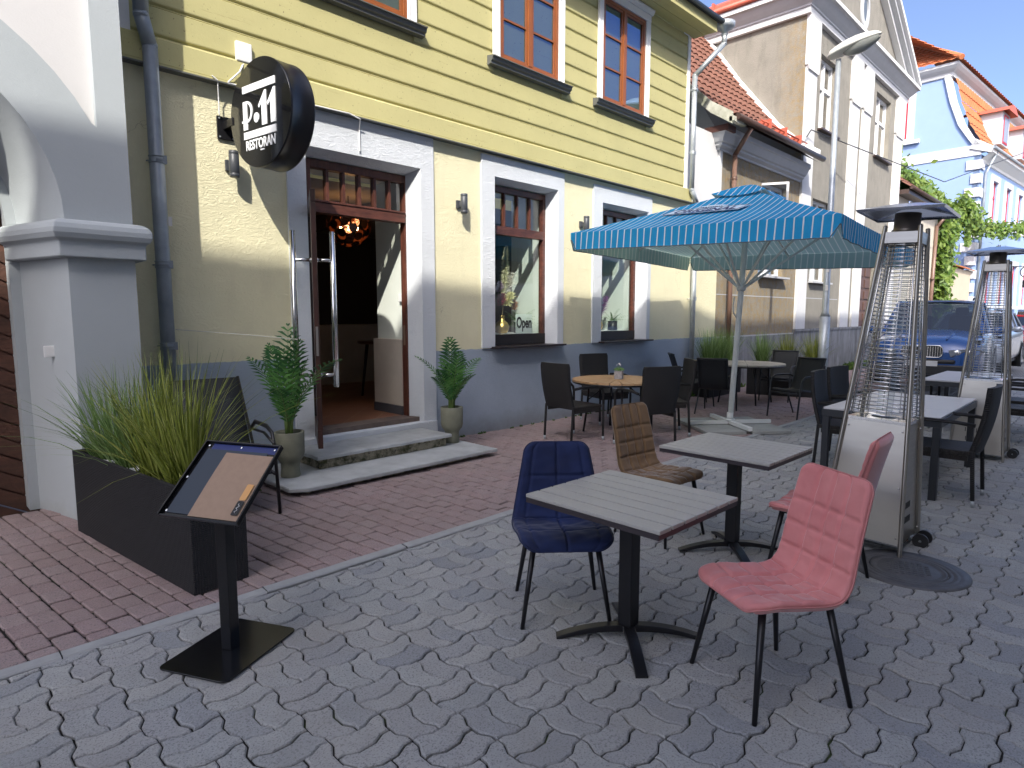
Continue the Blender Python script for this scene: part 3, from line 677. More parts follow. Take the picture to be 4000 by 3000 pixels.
# lower windows
def shop_window(x0, x1, top):
    y0, y1 = 6.50, 6.58; f = MB()
    f.b(x0,x0+.07,y0,y1,1.20,top); f.b(x1-.08,x1,y0,y1,1.20,top); f.b(x0+.07,x1-.08,y0,y1,top-.08,top); f.b(x0+.07,x1-.08,y0-.012,y1,2.77,2.89)
    fo = f.build('shop_window', m_brownh, H, bev=.005)
    f = MB(); 
    for k in (1,2,3):
        x = x0+.07+(x1-x0-.15)*k/4; f.b(x-.015,x+.015,y0+.01,y1-.01,2.891,top-.081)
    f.build('mullion', m_brown, fo, bev=.003)
    f = MB(); f.b(x0+.001,x1-.001,y0-.006,y1+.002,1.195,1.35); f.build('bottom_rail', m_dkbrown, fo, bev=.004)
    f = MB(); f.b(x0-.14,x1+.12,6.17,6.51,1.165,1.192); f.build('sill', mat('black_brown_sill', (.02,.012,.012), .4), fo, bev=.004)
    f = MB(); f.q((x0+.07,y0+.05,1.35),(x1-.08,y0+.05,1.35),(x1-.08,y0+.05,top-.08),(x0+.07,y0+.05,top-.08)); f.build('glass', m_glass, fo)
    f = MB(); f.b(x0-.05,x1+.05,y1+.01,YF+1.0,1.12,1.35); f.build('inner_sill', mat('white_inner_sill', (.7,.7,.68), .5), fo)
shop_window(6.12, 7.34, 3.44); shop_window(8.58, 9.82, 3.40)
# entrance steps
S = thing('entrance_steps', 'two worn stone slab steps with mossy risers below the restaurant door', 'steps')
rs = random.Random(4)
def slab(mb, x0, x1, y0, y1, z0, z1, cut=.0):
    n = 34; top = []; bot = []
    P = [(x0+cut, y0), (x1, y0), (x1, y1), (x0, y1), (x0, y0+cut*.7)]
    pts = []
    for i in range(len(P)):
        a = Vector((*P[i],0)); b_ = Vector((*P[(i+1) % len(P)],0)); k = max(2, int((b_-a).length/.07))
        for q in range(k): p = a.lerp(b_, q/k); pts.append((p.x+rs.gauss(0,.003), p.y+rs.gauss(0,.004)))
    n = len(pts); cx = (x0+x1)/2; cy = (y0+y1)/2
    ins = [(p[0]+(.008 if p[0] < cx else -.008), p[1]+(.008 if p[1] < cy else -.008)) for p in pts]
    vs = [(p[0],p[1],z0) for p in pts]+[(p[0],p[1],z1-.008+rs.gauss(0,.0015)) for p in pts]+[(p[0],p[1],z1) for p in ins]
    mb.add(vs, [(k,(k+1)%n,n+(k+1)%n,n+k) for k in range(n)]+[(n+k,n+(k+1)%n,2*n+(k+1)%n,2*n+k) for k in range(n)]+[tuple(range(2*n,3*n)), tuple(range(n))[::-1]])
m = MB(); slab(m, 2.48, 4.98, 5.15, 6.24, .048, .085, .14); m.build('lower_slab', m_stone, S)
m = MB(); slab(m, 2.98, 4.70, 5.64, 6.24, .192, .228, .0); m.build('upper_slab', m_stone, S)
m = MB(); m.b(2.66,4.86,5.26,6.24,-.02,.048); m.build('lower_riser', m_moss, S, bev=.02)
m = MB(); m.b(3.02,4.66,5.69,6.24,.086,.192); m.build('upper_riser', m_moss, S, bev=.012)
# ------------------------------------------------------------------ street buildings beyond
def lichen(N):
    sp = N.new('ShaderNodeSeparateXYZ'); N.link(N.obj(), sp.inputs[0])
    a = N.ramp(sp.outputs[1], 7.1, 6.35); b_ = N.ramp(sp.outputs[0], 17.1, 16.95); n = N.noise(9, 5, .7)
    k = N.math('MULTIPLY', N.math('MULTIPLY', a, b_), N.ramp(n, .35, .65)); N.col = N.mix(N.math('MULTIPLY', k, .7), N.col, (.30,.19,.05))
    s = N.noise(3, 6, .7, N.scaled((1.6,1.6,.35))); N.col = N.mix(N.ramp(s, .5, .75, 0, .55), N.col, (.13,.12,.10)); N.link(N.col, N.b.inputs['Base Color'])
m_rough = mat('rough_grey_brown_render', (.27,.252,.212), .95, var=.18, vscale=2.5, bump=.8, bscale=45, bdist=.02, hook=lichen)
m_cpl = mat('stained_concrete_plinth', (.30,.31,.32), .9, var=.3, vscale=1.4, bump=.5, bscale=25, hook=lambda N: (setattr(N,'col',N.mix(N.ramp(N.noise(3,6,.7,N.scaled((1.4,1.4,.3))),.42,.68),N.col,(.11,.11,.11))), N.link(N.col,N.b.inputs['Base Color'])))
m_wst = mat('white_stucco_trim', (.66,.66,.65), .85, var=.06, vscale=4, bump=.2, bscale=20)
m_gst = mat('grey_stucco_trim', (.46,.47,.48), .85, var=.08, vscale=4)
m_tile = mat('weathered_red_brown_tiles', (.20,.085,.055), .85, var=.45, vscale=7, bump=.4, bscale=30)
m_otile = mat('orange_clay_tiles', (.46,.15,.055), .8, var=.3, vscale=2.5)
m_redm = mat('red_painted_sheet_metal', (.50,.115,.07), .5, var=.15, vscale=4)
m_brm = mat('brown_painted_metal', (.055,.032,.026), .4)
m_pane = glass('house_window_glass', (.5,.55,.58), 3.0)
def tiles_surface(mb, o, xd, up, L, H, cw=.24, rh=.32, amp=.022, step=.03):
    o = Vector(o); xd = Vector(xd).normalized(); up = Vector(up).normalized(); n = xd.cross(up)
    if n.z < 0: n = -n
    nc = max(1, int(L/cw)); nr = max(1, int(H/rh)); rows = []
    for r_ in range(nr):
        for e in (0, 1):
            v = (r_+e)*H/nr*1.0; row = []
            for c in range(nc*4+1):
                u = c*L/(nc*4); h = amp*abs(sin(pi*c/4))*2
                p = o+xd*u+up*v+n*(h+(step if e == 0 else 0)); row.append(tuple(p))
            rows.append(row)
    mb.grid(rows, smooth=False)
def oldwindow(t, x0, x1, z0, z1, y, fm, cross=.62, curtain=True, sill=True, xdir=1, gl=None, name='window', T=None, two=True):
    f = MB(); f.T = T; w_ = .07; 
    f.b(x0,x0+w_,y,y+.08,z0,z1); f.b(x1-w_,x1,y,y+.08,z0,z1); f.b(x0+w_,x1-w_,y,y+.08,z0,z0+w_); f.b(x0+w_,x1-w_,y,y+.08,z1-w_,z1)
    zc = z0+(z1-z0)*cross; f.b(x0+w_,x1-w_,y-.005,y+.08,zc-.05,zc+.05)
    if two: xc = (x0+x1)/2; f.b(xc-.05,xc+.05,y-.01,y+.08,z0+w_,zc-.05); f.b(xc-.04,xc+.04,y-.01,y+.08,zc+.05,z1-w_)
    o = f.build(name, fm, t)
    g_ = MB(); g_.T = T; g_.q((x0+w_,y+.04,z0+w_),(x1-w_,y+.04,z0+w_),(x1-w_,y+.04,z1-w_),(x0+w_,y+.04,z1-w_)); g_.build('glass', gl or m_pane, o)
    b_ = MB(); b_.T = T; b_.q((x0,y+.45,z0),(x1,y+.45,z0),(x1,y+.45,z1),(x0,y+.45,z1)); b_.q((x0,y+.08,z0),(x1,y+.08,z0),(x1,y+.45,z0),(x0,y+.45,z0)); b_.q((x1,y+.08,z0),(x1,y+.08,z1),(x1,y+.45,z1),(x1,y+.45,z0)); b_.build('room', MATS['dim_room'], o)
    if curtain:
        c = MB(); c.T = T
        for a, d in ((x0+.08, x0+(x1-x0)*.36), (x1-(x1-x0)*.36, x1-.08)):
            c.grid([[(a+(d-a)*u, y+.16+.02*sin(u*22), zz) for u in np.linspace(0,1,20)] for zz in (z0+.05, z1-.05)])
        c.build('curtain', MATS['white_sheer_curtain'], o)
    if sill: s_ = MB(); s_.T = T; s_.b(x0-.06,x1+.06,y-.28,y-.001,z0-.05,z0-.005); s_.build('sill', m_gst if sill == 1 else m_brm, o)
    return o
def cornice(mb, pts, prof):
    # pts: polyline (x,y) with mitre normals; prof: (out, z)
    mb.grid([[(x+nx*d, y+ny*d, z) for d, z in prof] for (x, y, nx, ny) in pts], smooth=False)
def low_house():
    t = thing('low_grey_house', 'low rough rendered grey house with a red brown tiled roof beside the yellow house', 'building')
    X0, X1 = 12.58, 16.88; wn = (14.62, 16.05, 2.56, 4.72)
    m = MB(); m.wall(X0, X1, 1.14, 5.02, [wn], YF, YF+.3); m.b(X0+.02,X1,YF+.31,14,0,5.0); m.build('wall', m_rough, t)
    m = MB(); m.b(X0,X1,YF-.03,YF-.001,1.14,1.17)
    for z in (2.06, 3.4): m.b(X0,X1,YF-.004,YF-.0015,z,z+.02)
    m.build('moulding', m_gst, t)
    m = MB(); m.b(X0,X1,YF-.025,YF+.3,-.02,1.139); m.build('plinth', m_cpl, t)
    m = MB(); m.q((11.0,YF+.02,3.83),(X0-.002,YF+.02,3.83),(X0-.002,YF+.02,5.3),(11.0,YF+.02,5.3)); m.q((X0-.002,YF+.02,3.83),(X0-.002,9.,3.83),(X0-.002,9.,6.4),(X0-.002,7.0,6.4),(X0-.002,YF+.02,5.3)); m.b(X0-.08,X0+.02,YF-.03,YF+.02,3.81,5.02)
    m.build('end_wall', m_wst, t)
    c = MB(); pr = [(0,5.0),(.04,5.0),(.05,5.04),(.12,5.08),(.12,5.12),(.16,5.14),(.24,5.28),(.27,5.30),(.27,5.40),(0,5.42)]
    cornice(c, [(X0-.1,YF+.9,-1,0),(X0-.1,YF,-1,-1),(X1,YF,0,-1)], pr); c.build('cornice', m_gst, t)
    # roof with a bell-cast eave
    prof = [(5.84,5.52),(6.3,5.82),(6.9,6.38),(8.0,7.75),(9.6,10.0)]
    m = MB()
    for (a, za), (b_, zb) in zip(prof[:-1], prof[1:]):
        L = math.hypot(b_-a, zb-za); tiles_surface(m, (12.08,a,za), (1,0,0), (0,b_-a,zb-za), 4.8, L, .25, .3)
    m.build('roof', m_tile, t)
    m = MB()
    for (a, za), (b_, zb) in zip(prof[:-1], prof[1:]): m.hexa([(12.04,a,za-.17),(12.08,a,za-.17),(12.08,b_,zb-.17),(12.04,b_,zb-.17),(12.04,a,za+.06),(12.08,a,za+.06),(12.08,b_,zb+.06),(12.04,b_,zb+.06)])
    m.hexa([(12.04,5.80,5.40),(12.6,5.80,5.40),(12.6,5.9,5.40),(12.04,5.9,5.40),(12.04,5.80,5.49),(12.3,5.80,5.49),(12.3,5.9,5.49),(12.04,5.9,5.49)])
    m.build('barge_board', mat('mossy_white_board', (.62,.61,.52), .8, var=.6, vscale=2.2, var2=(.16,.17,.10)), t)
    m = MB(); m.q((12.08,5.86,5.42),(12.58,5.86,5.42),(12.58,6.9,6.25),(12.08,6.9,6.25)); m.q((12.08,6.9,6.25),(12.58,6.9,6.25),(12.58,9.2,9.3),(12.08,9.2,9.3)); m.q((12.58,5.86,5.42),(16.88,5.86,5.42),(16.88,6.9,6.25),(12.58,6.9,6.25)); m.b(12.2,12.56,6.0,6.5,5.3,5.42)
    m.build('soffit', mat('dark_red_brown_boards', (.07,.025,.018), .7), t)
    m = MB(); m.tube([(12.15,5.78,5.50),(16.95,5.78,5.50)], .065, n=12); m.build('gutter', m_brm, t)
    downpipe('downpipe', [(12.85,5.82,5.42),(12.98,6.2,4.98),(12.98,6.2,.2)], .05, mat('brown_downpipe', (.16,.095,.07), .4), [(12.98,6.2,4.5),(12.98,6.2,3.0)], t)
    m = MB(); f0 = Vector((16.86,6.0,5.75))
    for (a, za), (b_, zb) in zip(prof[:-1], prof[1:]): m.hexa([(16.72,a,za+.05),(16.895,a,za+.05),(16.895,b_,zb+.05),(16.72,b_,zb+.05),(16.82,a,za+.17),(16.895,a,za+.20),(16.895,b_,zb+.20),(16.82,b_,zb+.17)])
    m.build('verge_flashing', m_wst, t)
    m = MB()
    for k in (0, .09): m.tube([(14.3,6.25-k,5.98-k*.6+.0),(16.85,6.25-k,5.98-k*.6)], .018, n=6)
    for x in (14.5,15.4,16.3): m.b(x,x+.03,6.1,6.4,5.82,6.02)
    m.build('snow_guard', m_redm, t)
    oldwindow(t, *wn, YF+.1, m_wtrim, cross=.64)
    s = MB(); s.T = Matrix.Translation((14.64,YF+.08,3.62)) @ Matrix.Rotation(radians(-62),4,'Z'); w_, h_ = .66, 1.05
    s.b(0,w_,0,.04,0,.05); s.b(0,w_,0,.04,h_-.05,h_); s.b(0,.05,0,.04,.05,h_-.05); s.b(w_-.05,w_,0,.04,.05,h_-.05); o = s.build('open_casement', m_wtrim, t)
    g_ = MB(); g_.T = s.T; g_.q((.05,.02,.05),(w_-.05,.02,.05),(w_-.05,.02,h_-.05),(.05,.02,h_-.05)); g_.build('glass', m_pane, o)
low_house()
def tall_house():
    t = thing('tall_grey_house', 'tall grey brown rendered house with white pilasters and a pediment', 'building')
    X0, X1 = 16.9, 26.15; ws = [(18.0,19.28,6.56,8.46),(22.98,24.62,6.74,8.72),(17.9,19.32,2.55,4.75),(22.42,23.95,.95,3.36)]
    m = MB(); m.wall(X0, X1, 1.26, 9.2, ws, YF, YF+.35); m.q((X0,YF+.35,0),(X0,14,0),(X0,14,9.3),(X0,YF+.35,9.3)); m.q((X1,YF,0),(X1,14,0),(X1,14,9.3),(X1,YF,9.3))
    pk = (21.7, 12.35); m.q((17.3,YF+.02,9.6),(26.0,YF+.02,9.6),(pk[0],YF+.02,pk[1])); m.q((X0+.001,YF+.002,1.26),(X0+.001,YF+.36,1.26),(X0+.001,YF+.36,9.2),(X0+.001,YF+.002,9.2)) if False else None; m.build('wall', m_rough, t)
    m = MB(); m.b(X0,X1+.02,YF-.05,YF+.3,-.02,1.255); m.b(X0-.01,X1+.03,YF-.075,YF-.051,1.2,1.255); m.build('plinth', m_cpl, t)
    m = MB(); m.b(17.65,20.3,YF-.004,YF-.001,2.08,2.10); m.build('groove', m_gst, t)
    for a, b_ in ((16.93,17.6),(20.43,21.19),(21.55,22.28),(25.22,26.1)):
        m = MB(); m.b(a,b_,YF-.06,YF-.001,1.262,7.88); m.b(a-.04,b_+.04,YF-.10,YF-.001,7.881,9.18); m.prism([(a,7.78),(b_,7.78),(b_+.04,7.88),(a-.04,7.88)], YF-.1, YF-.061, 'xz'); m.build('pilaster', m_wst, t)
    c = MB(); pr = [(0,9.08),(.10,9.08),(.11,9.2),(.14,9.22),(.14,9.26),(.24,9.36),(.34,9.48),(.40,9.50),(.40,9.62),(.36,9.63),(0,9.70)]
    cornice(c, [(X0,13.9,-1,0),(X0,YF,-1,-1),(X1,YF,1,-1),(X1,13.9,1,0)], pr); c.build('cornice', m_gst, t)
    wl = MB(); cornice(wl, [(X0,13.9,-1,0),(X0,YF,-1,-1),(X1,YF,1,-1)], [(.0,9.07),(.105,9.07),(.115,9.19),(.0,9.21)]); cornice(wl, [(X0,13.9,-1,0),(X0,YF,-1,-1),(X1,YF,1,-1)], [(.39,9.505),(.41,9.505),(.41,9.60),(.39,9.61)]); wl.build('cornice_fillet', m_wst, t)
    r_ = MB()
    for (a, za), (b_, zb) in (((16.45,9.63),pk), (pk,(26.6,9.63))):
        d = Vector((b_-a, zb-za)).normalized(); n = Vector((-d.y, d.x))
        for y0_, o0, o1, mi in ((5.92,.02,.14,0),(6.02,-.12,.02,1),(6.16,-.26,-.121,0)):
            P = [(a+n.x*o0, za+n.y*o0),(b_+n.x*o0, zb+n.y*o0),(b_+n.x*o1, zb+n.y*o1),(a+n.x*o1, za+n.y*o1)]
            r_.m = mi; r_.prism(P, y0_, 6.5, 'xz')
    r_.build('raking_cornice', [m_wst, m_gst], t)
    m = MB(); m.q((16.42,5.95,9.66),(16.42,14,9.66),(pk[0],14,pk[1]+.16),(pk[0],5.95,pk[1]+.16)); m.q((26.65,5.95,9.66),(pk[0],5.95,pk[1]+.16),(pk[0],14,pk[1]+.16),(26.65,14,9.66)); m.build('roof', m_redm, t)
    m = MB(); m.tube([(16.47,6.0,9.70),(16.47,14,9.70)], .07, n=10); m.b(16.5,16.62,6.2,14,9.73,9.86)
    for k in range(7): m.b(16.40,16.66,6.4+k*1.1,6.45+k*1.1,9.66,9.92)
    m.build('gutter', m_redm, t)
    ov = MB(); A = np.linspace(0, 2*pi, 33)
    ov.grid([[(21.28+r0*cos(a), y, 10.62+r0*1.55*sin(a)) for a in A] for r0, y in ((.24,YF+.015),(.24,YF-.05),(.36,YF-.05),(.38,YF-.02),(.38,YF+.015))], smooth=False); ovo = ov.build('oval_window', m_gst, t)
    ov = MB(); ov.add([(21.28+.24*cos(a), YF+.0, 10.62+.372*sin(a)) for a in A[:-1]], [tuple(range(32))]); ov.build('glass', MATS['dim_room'], ovo)
    for k, w_ in enumerate(ws[:3]): oldwindow(t, *w_, YF+.14, m_wtrim, cross=.62, sill=2 if k < 2 else 1)
    m = MB(); m.b(22.45,23.92,YF+.12,YF+.2,.95,3.33)
    for k in range(2):
        for l in range(6): m.b(22.55+k*.72,23.1+k*.72,YF+.09,YF+.119,1.05+l*.37,1.32+l*.37)
    m.build('door', mat('brown_panelled_door', (.11,.06,.045), .5), t, bev=.01)
tall_house()
def blue_house():
    t = thing('blue_house', 'light blue house with white quoins and an orange mansard roof', 'building')
    T = Matrix.Translation((41.8,6.32,0)) @ Matrix.Rotation(radians(-4.5),4,'Z')
    m_bl = mat('light_blue_render', (.24,.34,.55), .9, var=.04, vscale=2); m_bw = mat('white_house_trim', (.52,.53,.55), .8); m_rd = mat('red_window_frame', (.42,.02,.04), .5)
    def M(): q = MB(); q.T = T; return q
    L = 34
    cur = [(-.15,10.35),(.0,10.55),(.35,10.95),(.85,11.85),(1.3,13.1),(1.62,14.4),(1.62,14.55)]
    ws = [(2.6+3.1*k, 3.85+3.1*k, 6.9, 9.1) for k in range(9)]; wl = [(2.6+3.1*k, 3.85+3.1*k, 2.3, 4.7) for k in range(9)]
    m = M(); m.wall(0, L, 0, 10.1, ws+wl, 0, .3)
    m.q((0,0,0),(0,0,10.35),*[(0,y,z) for y, z in cur[1:]],(0,12,14.5),(0,12,0)); m.build('wall', m_bl, t)
    m = M()
    # gable coping following the mansard curve
    ins = [(.38,10.62),(.62,10.98),(1.12,11.8),(1.58,13.1),(1.9,14.38),(1.9,14.55)]
    out = cur[1:]
    for (a, b_, c, d) in zip(out[:-1], out[1:], ins[1:], ins[:-1]): m.hexa([(-.12,*a),(.25,*a),(.25,*d),(-.12,*d),(-.12,*b_),(.25,*b_),(.25,*c),(-.12,*c)])
    m.hexa([(-.12,-.45,10.1),(.25,-.45,10.1),(.25,.5,10.45),(-.12,.5,10.45),(-.12,-.55,10.4),(.25,-.55,10.4),(.25,.3,10.95),(-.12,.3,10.95)])
    m.b(-.05,-.001,0,12,10.08,10.62)   # string course on the gable
    for k in range(13):
        z = 9.35-k*.72; w_ = .62 if k % 2 == 0 else .38
        m.b(-.07,-.001,-.06,w_,z,z+.48); m.b(-.07,w_,-.07,-.061,z,z+.48)
    m.b(-.04,-.001,3.0,4.3,11.2,14.0) if False else None
    m.build('quoins_and_bands', m_bw, t)
    m = M(); pr = [(0,9.7),(.06,9.72),(.08,9.85),(.2,9.95),(.38,10.1),(.5,10.14),(.5,10.3),(0,10.35)]
    m.grid([[(x, -d, z) for d, z in pr] for x in (-.1, L)], smooth=False); m.build('eaves_cornice', mat('pale_grey_cornice', (.62,.62,.6), .8), t)
    # top cornice under the upper roof
    m = M(); pr = [(0,14.45),(.08,14.47),(.1,14.65),(.28,14.8),(.4,14.95),(.4,15.08),(0,15.1)]
    m.grid([[(x-nx*d, y-ny*d, z) for d, z in pr] for x, y, nx, ny in ((-.0,12,1,0),(-.0,1.62,1,1),(L,1.62,0,1))], smooth=False); m.build('upper_cornice', m_gst, t)
    # mansard lower slope, upper hipped roof
    m = M()
    lo = [(.0,10.4),(.35,10.95),(.85,11.85),(1.3,13.1),(1.62,14.4)]
    for (a, za), (b_, zb) in zip(lo[:-1], lo[1:]):
        tiles_surface(m, (.26,a-.15,za), (1,0,0), (0,b_-a,zb-za), L-.3, math.hypot(b_-a, zb-za), .5, .45, .03, .04)
    rows = []; nC = 26
    for r_ in range(12):
        for e in (0, 1):
            v = (r_+e)/12; row = []
            for c in range(nC*4+1):
                u = c/(nC*4); y = 1.1+v*3.6+(12-1.1-v*3.6)*u; row.append((-.5+v*3.6+(.05 if e == 0 else 0)*-1, y, 15.1+v*2.7+.05*abs(sin(pi*c/4))+(.05 if e == 0 else 0)))
            rows.append(row)
    m.grid(rows, smooth=False)
    tiles_surface(m, (-.5,1.1,15.1), (1,0,0), (0,3.6,2.7), L, 4.5, .45, .42, .03, .05)
    m.build('roof', m_otile, t)
    m = M(); m.tube([(-.55,1.05,15.18),(3.1,4.7,17.95)], .14, n=10); m.tube([(3.1,4.7,17.95),(3.1,12,17.95)], .14, n=10); m.build('ridge_tiles', m_otile, t)
    m = M(); m.tube([(-.1,-.56,10.36),(L,-.56,10.36)], .08, n=8); m.tube([(.9,-.5,10.3),(.75,-.1,9.2),(.75,-.1,.2)], .07, n=8); m.build('gutter', m_galvp, t)
    for k in range(5):
        x = 3.6+k*5.2; d = M(); d.b(x,x+1.7,-.02,1.6,11.25,13.05); do = d.build('dormer', mat('grey_dormer_side', (.45,.5,.55), .6, .3), t)
        d = M(); n_ = 8; d.grid([[(x-.25+2.2*s_, yy, 13.0+.42*sin(pi*s_)) for s_ in np.linspace(0,1,n_)] for yy in (-.35, 1.9)]); d.add([(x-.25+2.2*s_, -.35, 13.0+.42*sin(pi*s_)) for s_ in np.linspace(0,1,n_)], [tuple(range(n_))[::-1]]); d.build('dormer_roof', m_redm, do)
        d = M(); d.b(x+.35,x+1.35,-.05,-.021,11.35,12.9); fo = d.build('dormer_window', m_rd, do)
        d = M(); d.b(x+.42,x+.82,-.06,-.051,11.45,12.8); d.b(x+.88,x+1.28,-.06,-.051,11.45,12.8); d.build('pane', mat('dark_pane', (.25,.28,.32), .15), fo)
    for q_ in ws+wl:
        oldwindow(t, *q_, .1, m_rd, curtain=False, sill=False, T=T, gl=mat('pane_reflecting', (.45,.5,.55), .2))
        s = M(); a, b_, c, d = q_; s.b(a-.28,a-.001,-.08,-.001,c-.1,d+.3); s.b(b_+.001,b_+.28,-.08,-.001,c-.1,d+.3); s.b(a,b_,-.08,-.001,d+.001,d+.3); s.b(a-.35,b_+.35,-.2,-.001,c-.3,c-.101); s.build('window_surround', m_bw, t)
    # gable window, mostly hidden behind the grey house
    s = M(); s.b(-.05,-.001,3.25,5.2,11.45,14.05); s.b(-.2,-.051,2.9,5.3,11.25,11.45); so = s.build('gable_window_surround', m_bw, t)
    s = M(); s.b(-.08,-.051,3.6,4.9,11.6,13.75); s.build('gable_window', m_rd, so)
    s = M(); 
    for z in (11.75,12.45,13.1): s.b(-.09,-.081,3.75,4.75,z,z+.55)
    s.build('gable_window_panes', m_intd, so)
    s = M(); s.tube([(7.8,-.05,4.6),(7.8,-1.0,4.6)], .03, n=6); s.tube([(7.8,-1.0+.35*cos(a),4.25+.35*sin(a)) for a in np.linspace(0,2*pi,17)], .03, n=6); s.b(7.76,7.84,-1.1,-.8,3.3,3.75); s.build('wrought_bracket', m_blackm, t)
blue_house()
def cottage():
    t = thing('tiled_cottage', 'low cottage with a tiled roof between the grey and the blue house', 'building')
    m = MB(); m.b(26.2,33.0,6.36,12,0,6.1); m.build('wall', mat('cream_grey_render', (.50,.46,.38), .9, var=.15, vscale=2), t)
    m = MB(); tiles_surface(m, (26.1,5.95,6.15), (1,0,0), (0,1,.85), 7.2, 4.2, .26, .34); m.build('roof', m_tile, t)
    m = MB(); m.tube([(26.2,5.9,6.15),(33.2,5.9,6.15)], .07, n=8); m.b(26.2,33.1,5.98,6.35,5.95,6.1); m.build('gutter', m_brm, t)
    downpipe('downpipe', [(32.9,5.95,6.05),(32.5,6.28,5.4),(32.3,6.28,.2)], .07, MATS['brown_downpipe'], [(32.3,6.28,3.2)], t)
    w_ = thing('garden_wall', 'beige rendered garden wall with orange coping tiles beside the blue house', 'wall')
    m = MB(); m.b(33.05,41.7,6.36,6.7,0,3.95); m.build('wall', mat('beige_render', (.46,.40,.30), .9, var=.06, vscale=2), w_)
    m = MB(); tiles_surface(m, (33.05,6.2,3.95), (1,0,0), (0,1,.55), 8.65, .5, .24, .25); tiles_surface(m, (33.05,6.95,3.95), (1,0,0), (0,-1,.55), 8.65, .4, .24, .25); m.build('coping', m_otile, w_)
cottage()
def leafcloud(name, m_, pts, size, rnd, parent=None):
    mb = MB()
    for p in pts:
        n = Vector((rnd.gauss(-.5,.5), rnd.gauss(-.7,.5), rnd.gauss(.35,.5))).normalized(); a = n.orthogonal().normalized(); a = Matrix.Rotation(rnd.random()*6.28,3,n) @ a; b_ = n.cross(a); s = size*rnd.uniform(.6,1.25); p = Vector(p)
        mb.add([tuple(p-a*s), tuple(p-b_*s*.55+n*s*.12), tuple(p+a*s), tuple(p+b_*s*.55+n*s*.12)], [(0,1,2,3)])
    return mb.build(name, m_, parent)
def leafmat(name, c1, c2):
    def f(N):
        g_ = N.new('ShaderNodeNewGeometry'); r = g_.outputs['Random Per Island']; N.col = N.mix(r, c1, c2); N.link(N.col, N.b.inputs['Base Color'])
        N.b.inputs['Subsurface Weight'].default_value = 0
        tr = N.new('ShaderNodeBsdfTranslucent'); N.link(N.col, tr.inputs[0]); mx = N.new('ShaderNodeMixShader'); mx.inputs[0].default_value = .28
        out = N.n['Material Output']; N.link(N.b.outputs[0], mx.inputs[1]); N.link(tr.outputs[0], mx.inputs[2]); N.link(mx.outputs[0], out.inputs[0])
    return mat(name, c1, .5, hook=f)
def ivy():
    rnd = random.Random(21); t = thing('ivy', 'green climbing ivy over the cottage end, the garden wall and a wire across the street', 'ivy')
    P = []
    for k in range(5200):
        z = rnd.uniform(.3,7.7); lo = 33.0+.25*sin(z*1.3); hi = lo+(2.3 if z > 4.9 else 1.35)+.5*sin(z*2.1)
        if z > 6.2: lo = 29.5+(7.7-z)*1.6; hi = 36.6-(z-6.2)*.9
        P.append((rnd.uniform(lo,hi), 6.15+rnd.gauss(0,.16)+(max(0,z-6.2)*.8), z))
    for k in range(1400):
        u = rnd.random(); x = 27.5+u*6; zt = 6.9+(1.1*sin(u*3.0)); P.append((x, 7.6+rnd.gauss(0,.35), 7.3+rnd.random()*.9-u*.8))
    for k in range(1500):
        u = rnd.random(); P.append((36+u*3.6, 6.05+rnd.gauss(0,.2), 6.35+.25*sin(u*5)+rnd.gauss(0,.32)*(1-.3*u)))
    for k in range(260): u = rnd.random(); P.append((37.9+rnd.gauss(0,.3), 6.0, 5.0+rnd.random()*1.2))
    leafcloud('foliage', leafmat('ivy_leaves', (.06,.13,.018), (.16,.23,.035)), P, .15, rnd, t)
    P = []
    for k in range(1100):
        u = rnd.random(); x = 39+u*9; y = 6.1-u*2.6; P.append((x, y+rnd.gauss(0,.15), 6.2-.9*sin(u*pi)*.6+u*1.2+rnd.gauss(0,.2)-abs(rnd.gauss(0,.25))*(rnd.random() < .4)))
    leafcloud('hanging_foliage', MATS['ivy_leaves'], P, .14, rnd, t)
    m = MB(); m.tube([(33.3,6.25,0),(33.6,6.2,2),(33.4,6.2,4),(34,6.2,6)], .05, n=6); m.tube([(36,6.1,6.4),(42,5.3,6.0),(48.5,3.4,7.4)], .02, n=5); m.build('stem', m_dkbrown, t)
ivy()
# street lamp
def street_lamp():
    t = thing('street_lamp', 'galvanised street lamp post with a pale cobra head behind the umbrella', 'street lamp', (13.0,4.25,0))
    m = MB(); m.tube([(0,0,0),(0,0,1.6)], .095, n=20); m.tube([(0,0,1.6),(-.01,0,1.68),(-.03,0,6.36)], [.095,.062,.045], n=20); m.build('post', m_galv, t)
    hd = MB(); rows = []
    for u in np.linspace(0, 1, 18):
        y = .18-.88*u; r = .19*(sin(pi*min(1,(u*.86+.14)))**.55) if 0 < u < 1 else .02; r = max(r,.02) if u > 0 else .07
        zc = 6.40+.20*u; hgt = .15*(r/.17)
        rows.append([(-.03+r*cos(a), y, zc+(hgt*sin(a)+.02 if sin(a) > 0 else .25*hgt*sin(a)+.02)) for a in np.linspace(0,2*pi,17)[:-1]])
    hd.grid(rows, wrap=True); hd.add(rows[0], [tuple(range(16))]); hd.build('lamp_head', mat('pale_grey_plastic', (.66,.65,.58), .5, var=.05), t)
    ln = MB(); rows = []
    for u in np.linspace(.3, .97, 12):
        y = .18-.88*u; r = .15*sin(pi*(u-.28)/.72)**.5; zc = 6.40+.2*u
        rows.append([(-.03+r*cos(a), y, zc-.15*sin(a)*sin(pi*(u-.28)/.72)**.5) for a in np.linspace(0,pi,9)])
    ln.grid(rows); ln.build('lens', mat('clear_lamp_lens', (.25,.26,.24), .12), t)
    m = MB(); m.b(-.075,-.071,-.05,.0,2.1,2.2); m.b(-.074,-.07,-.06,.0,2.45,2.5); m.build('sticker', MATS['white_sticker'], t)
street_lamp()
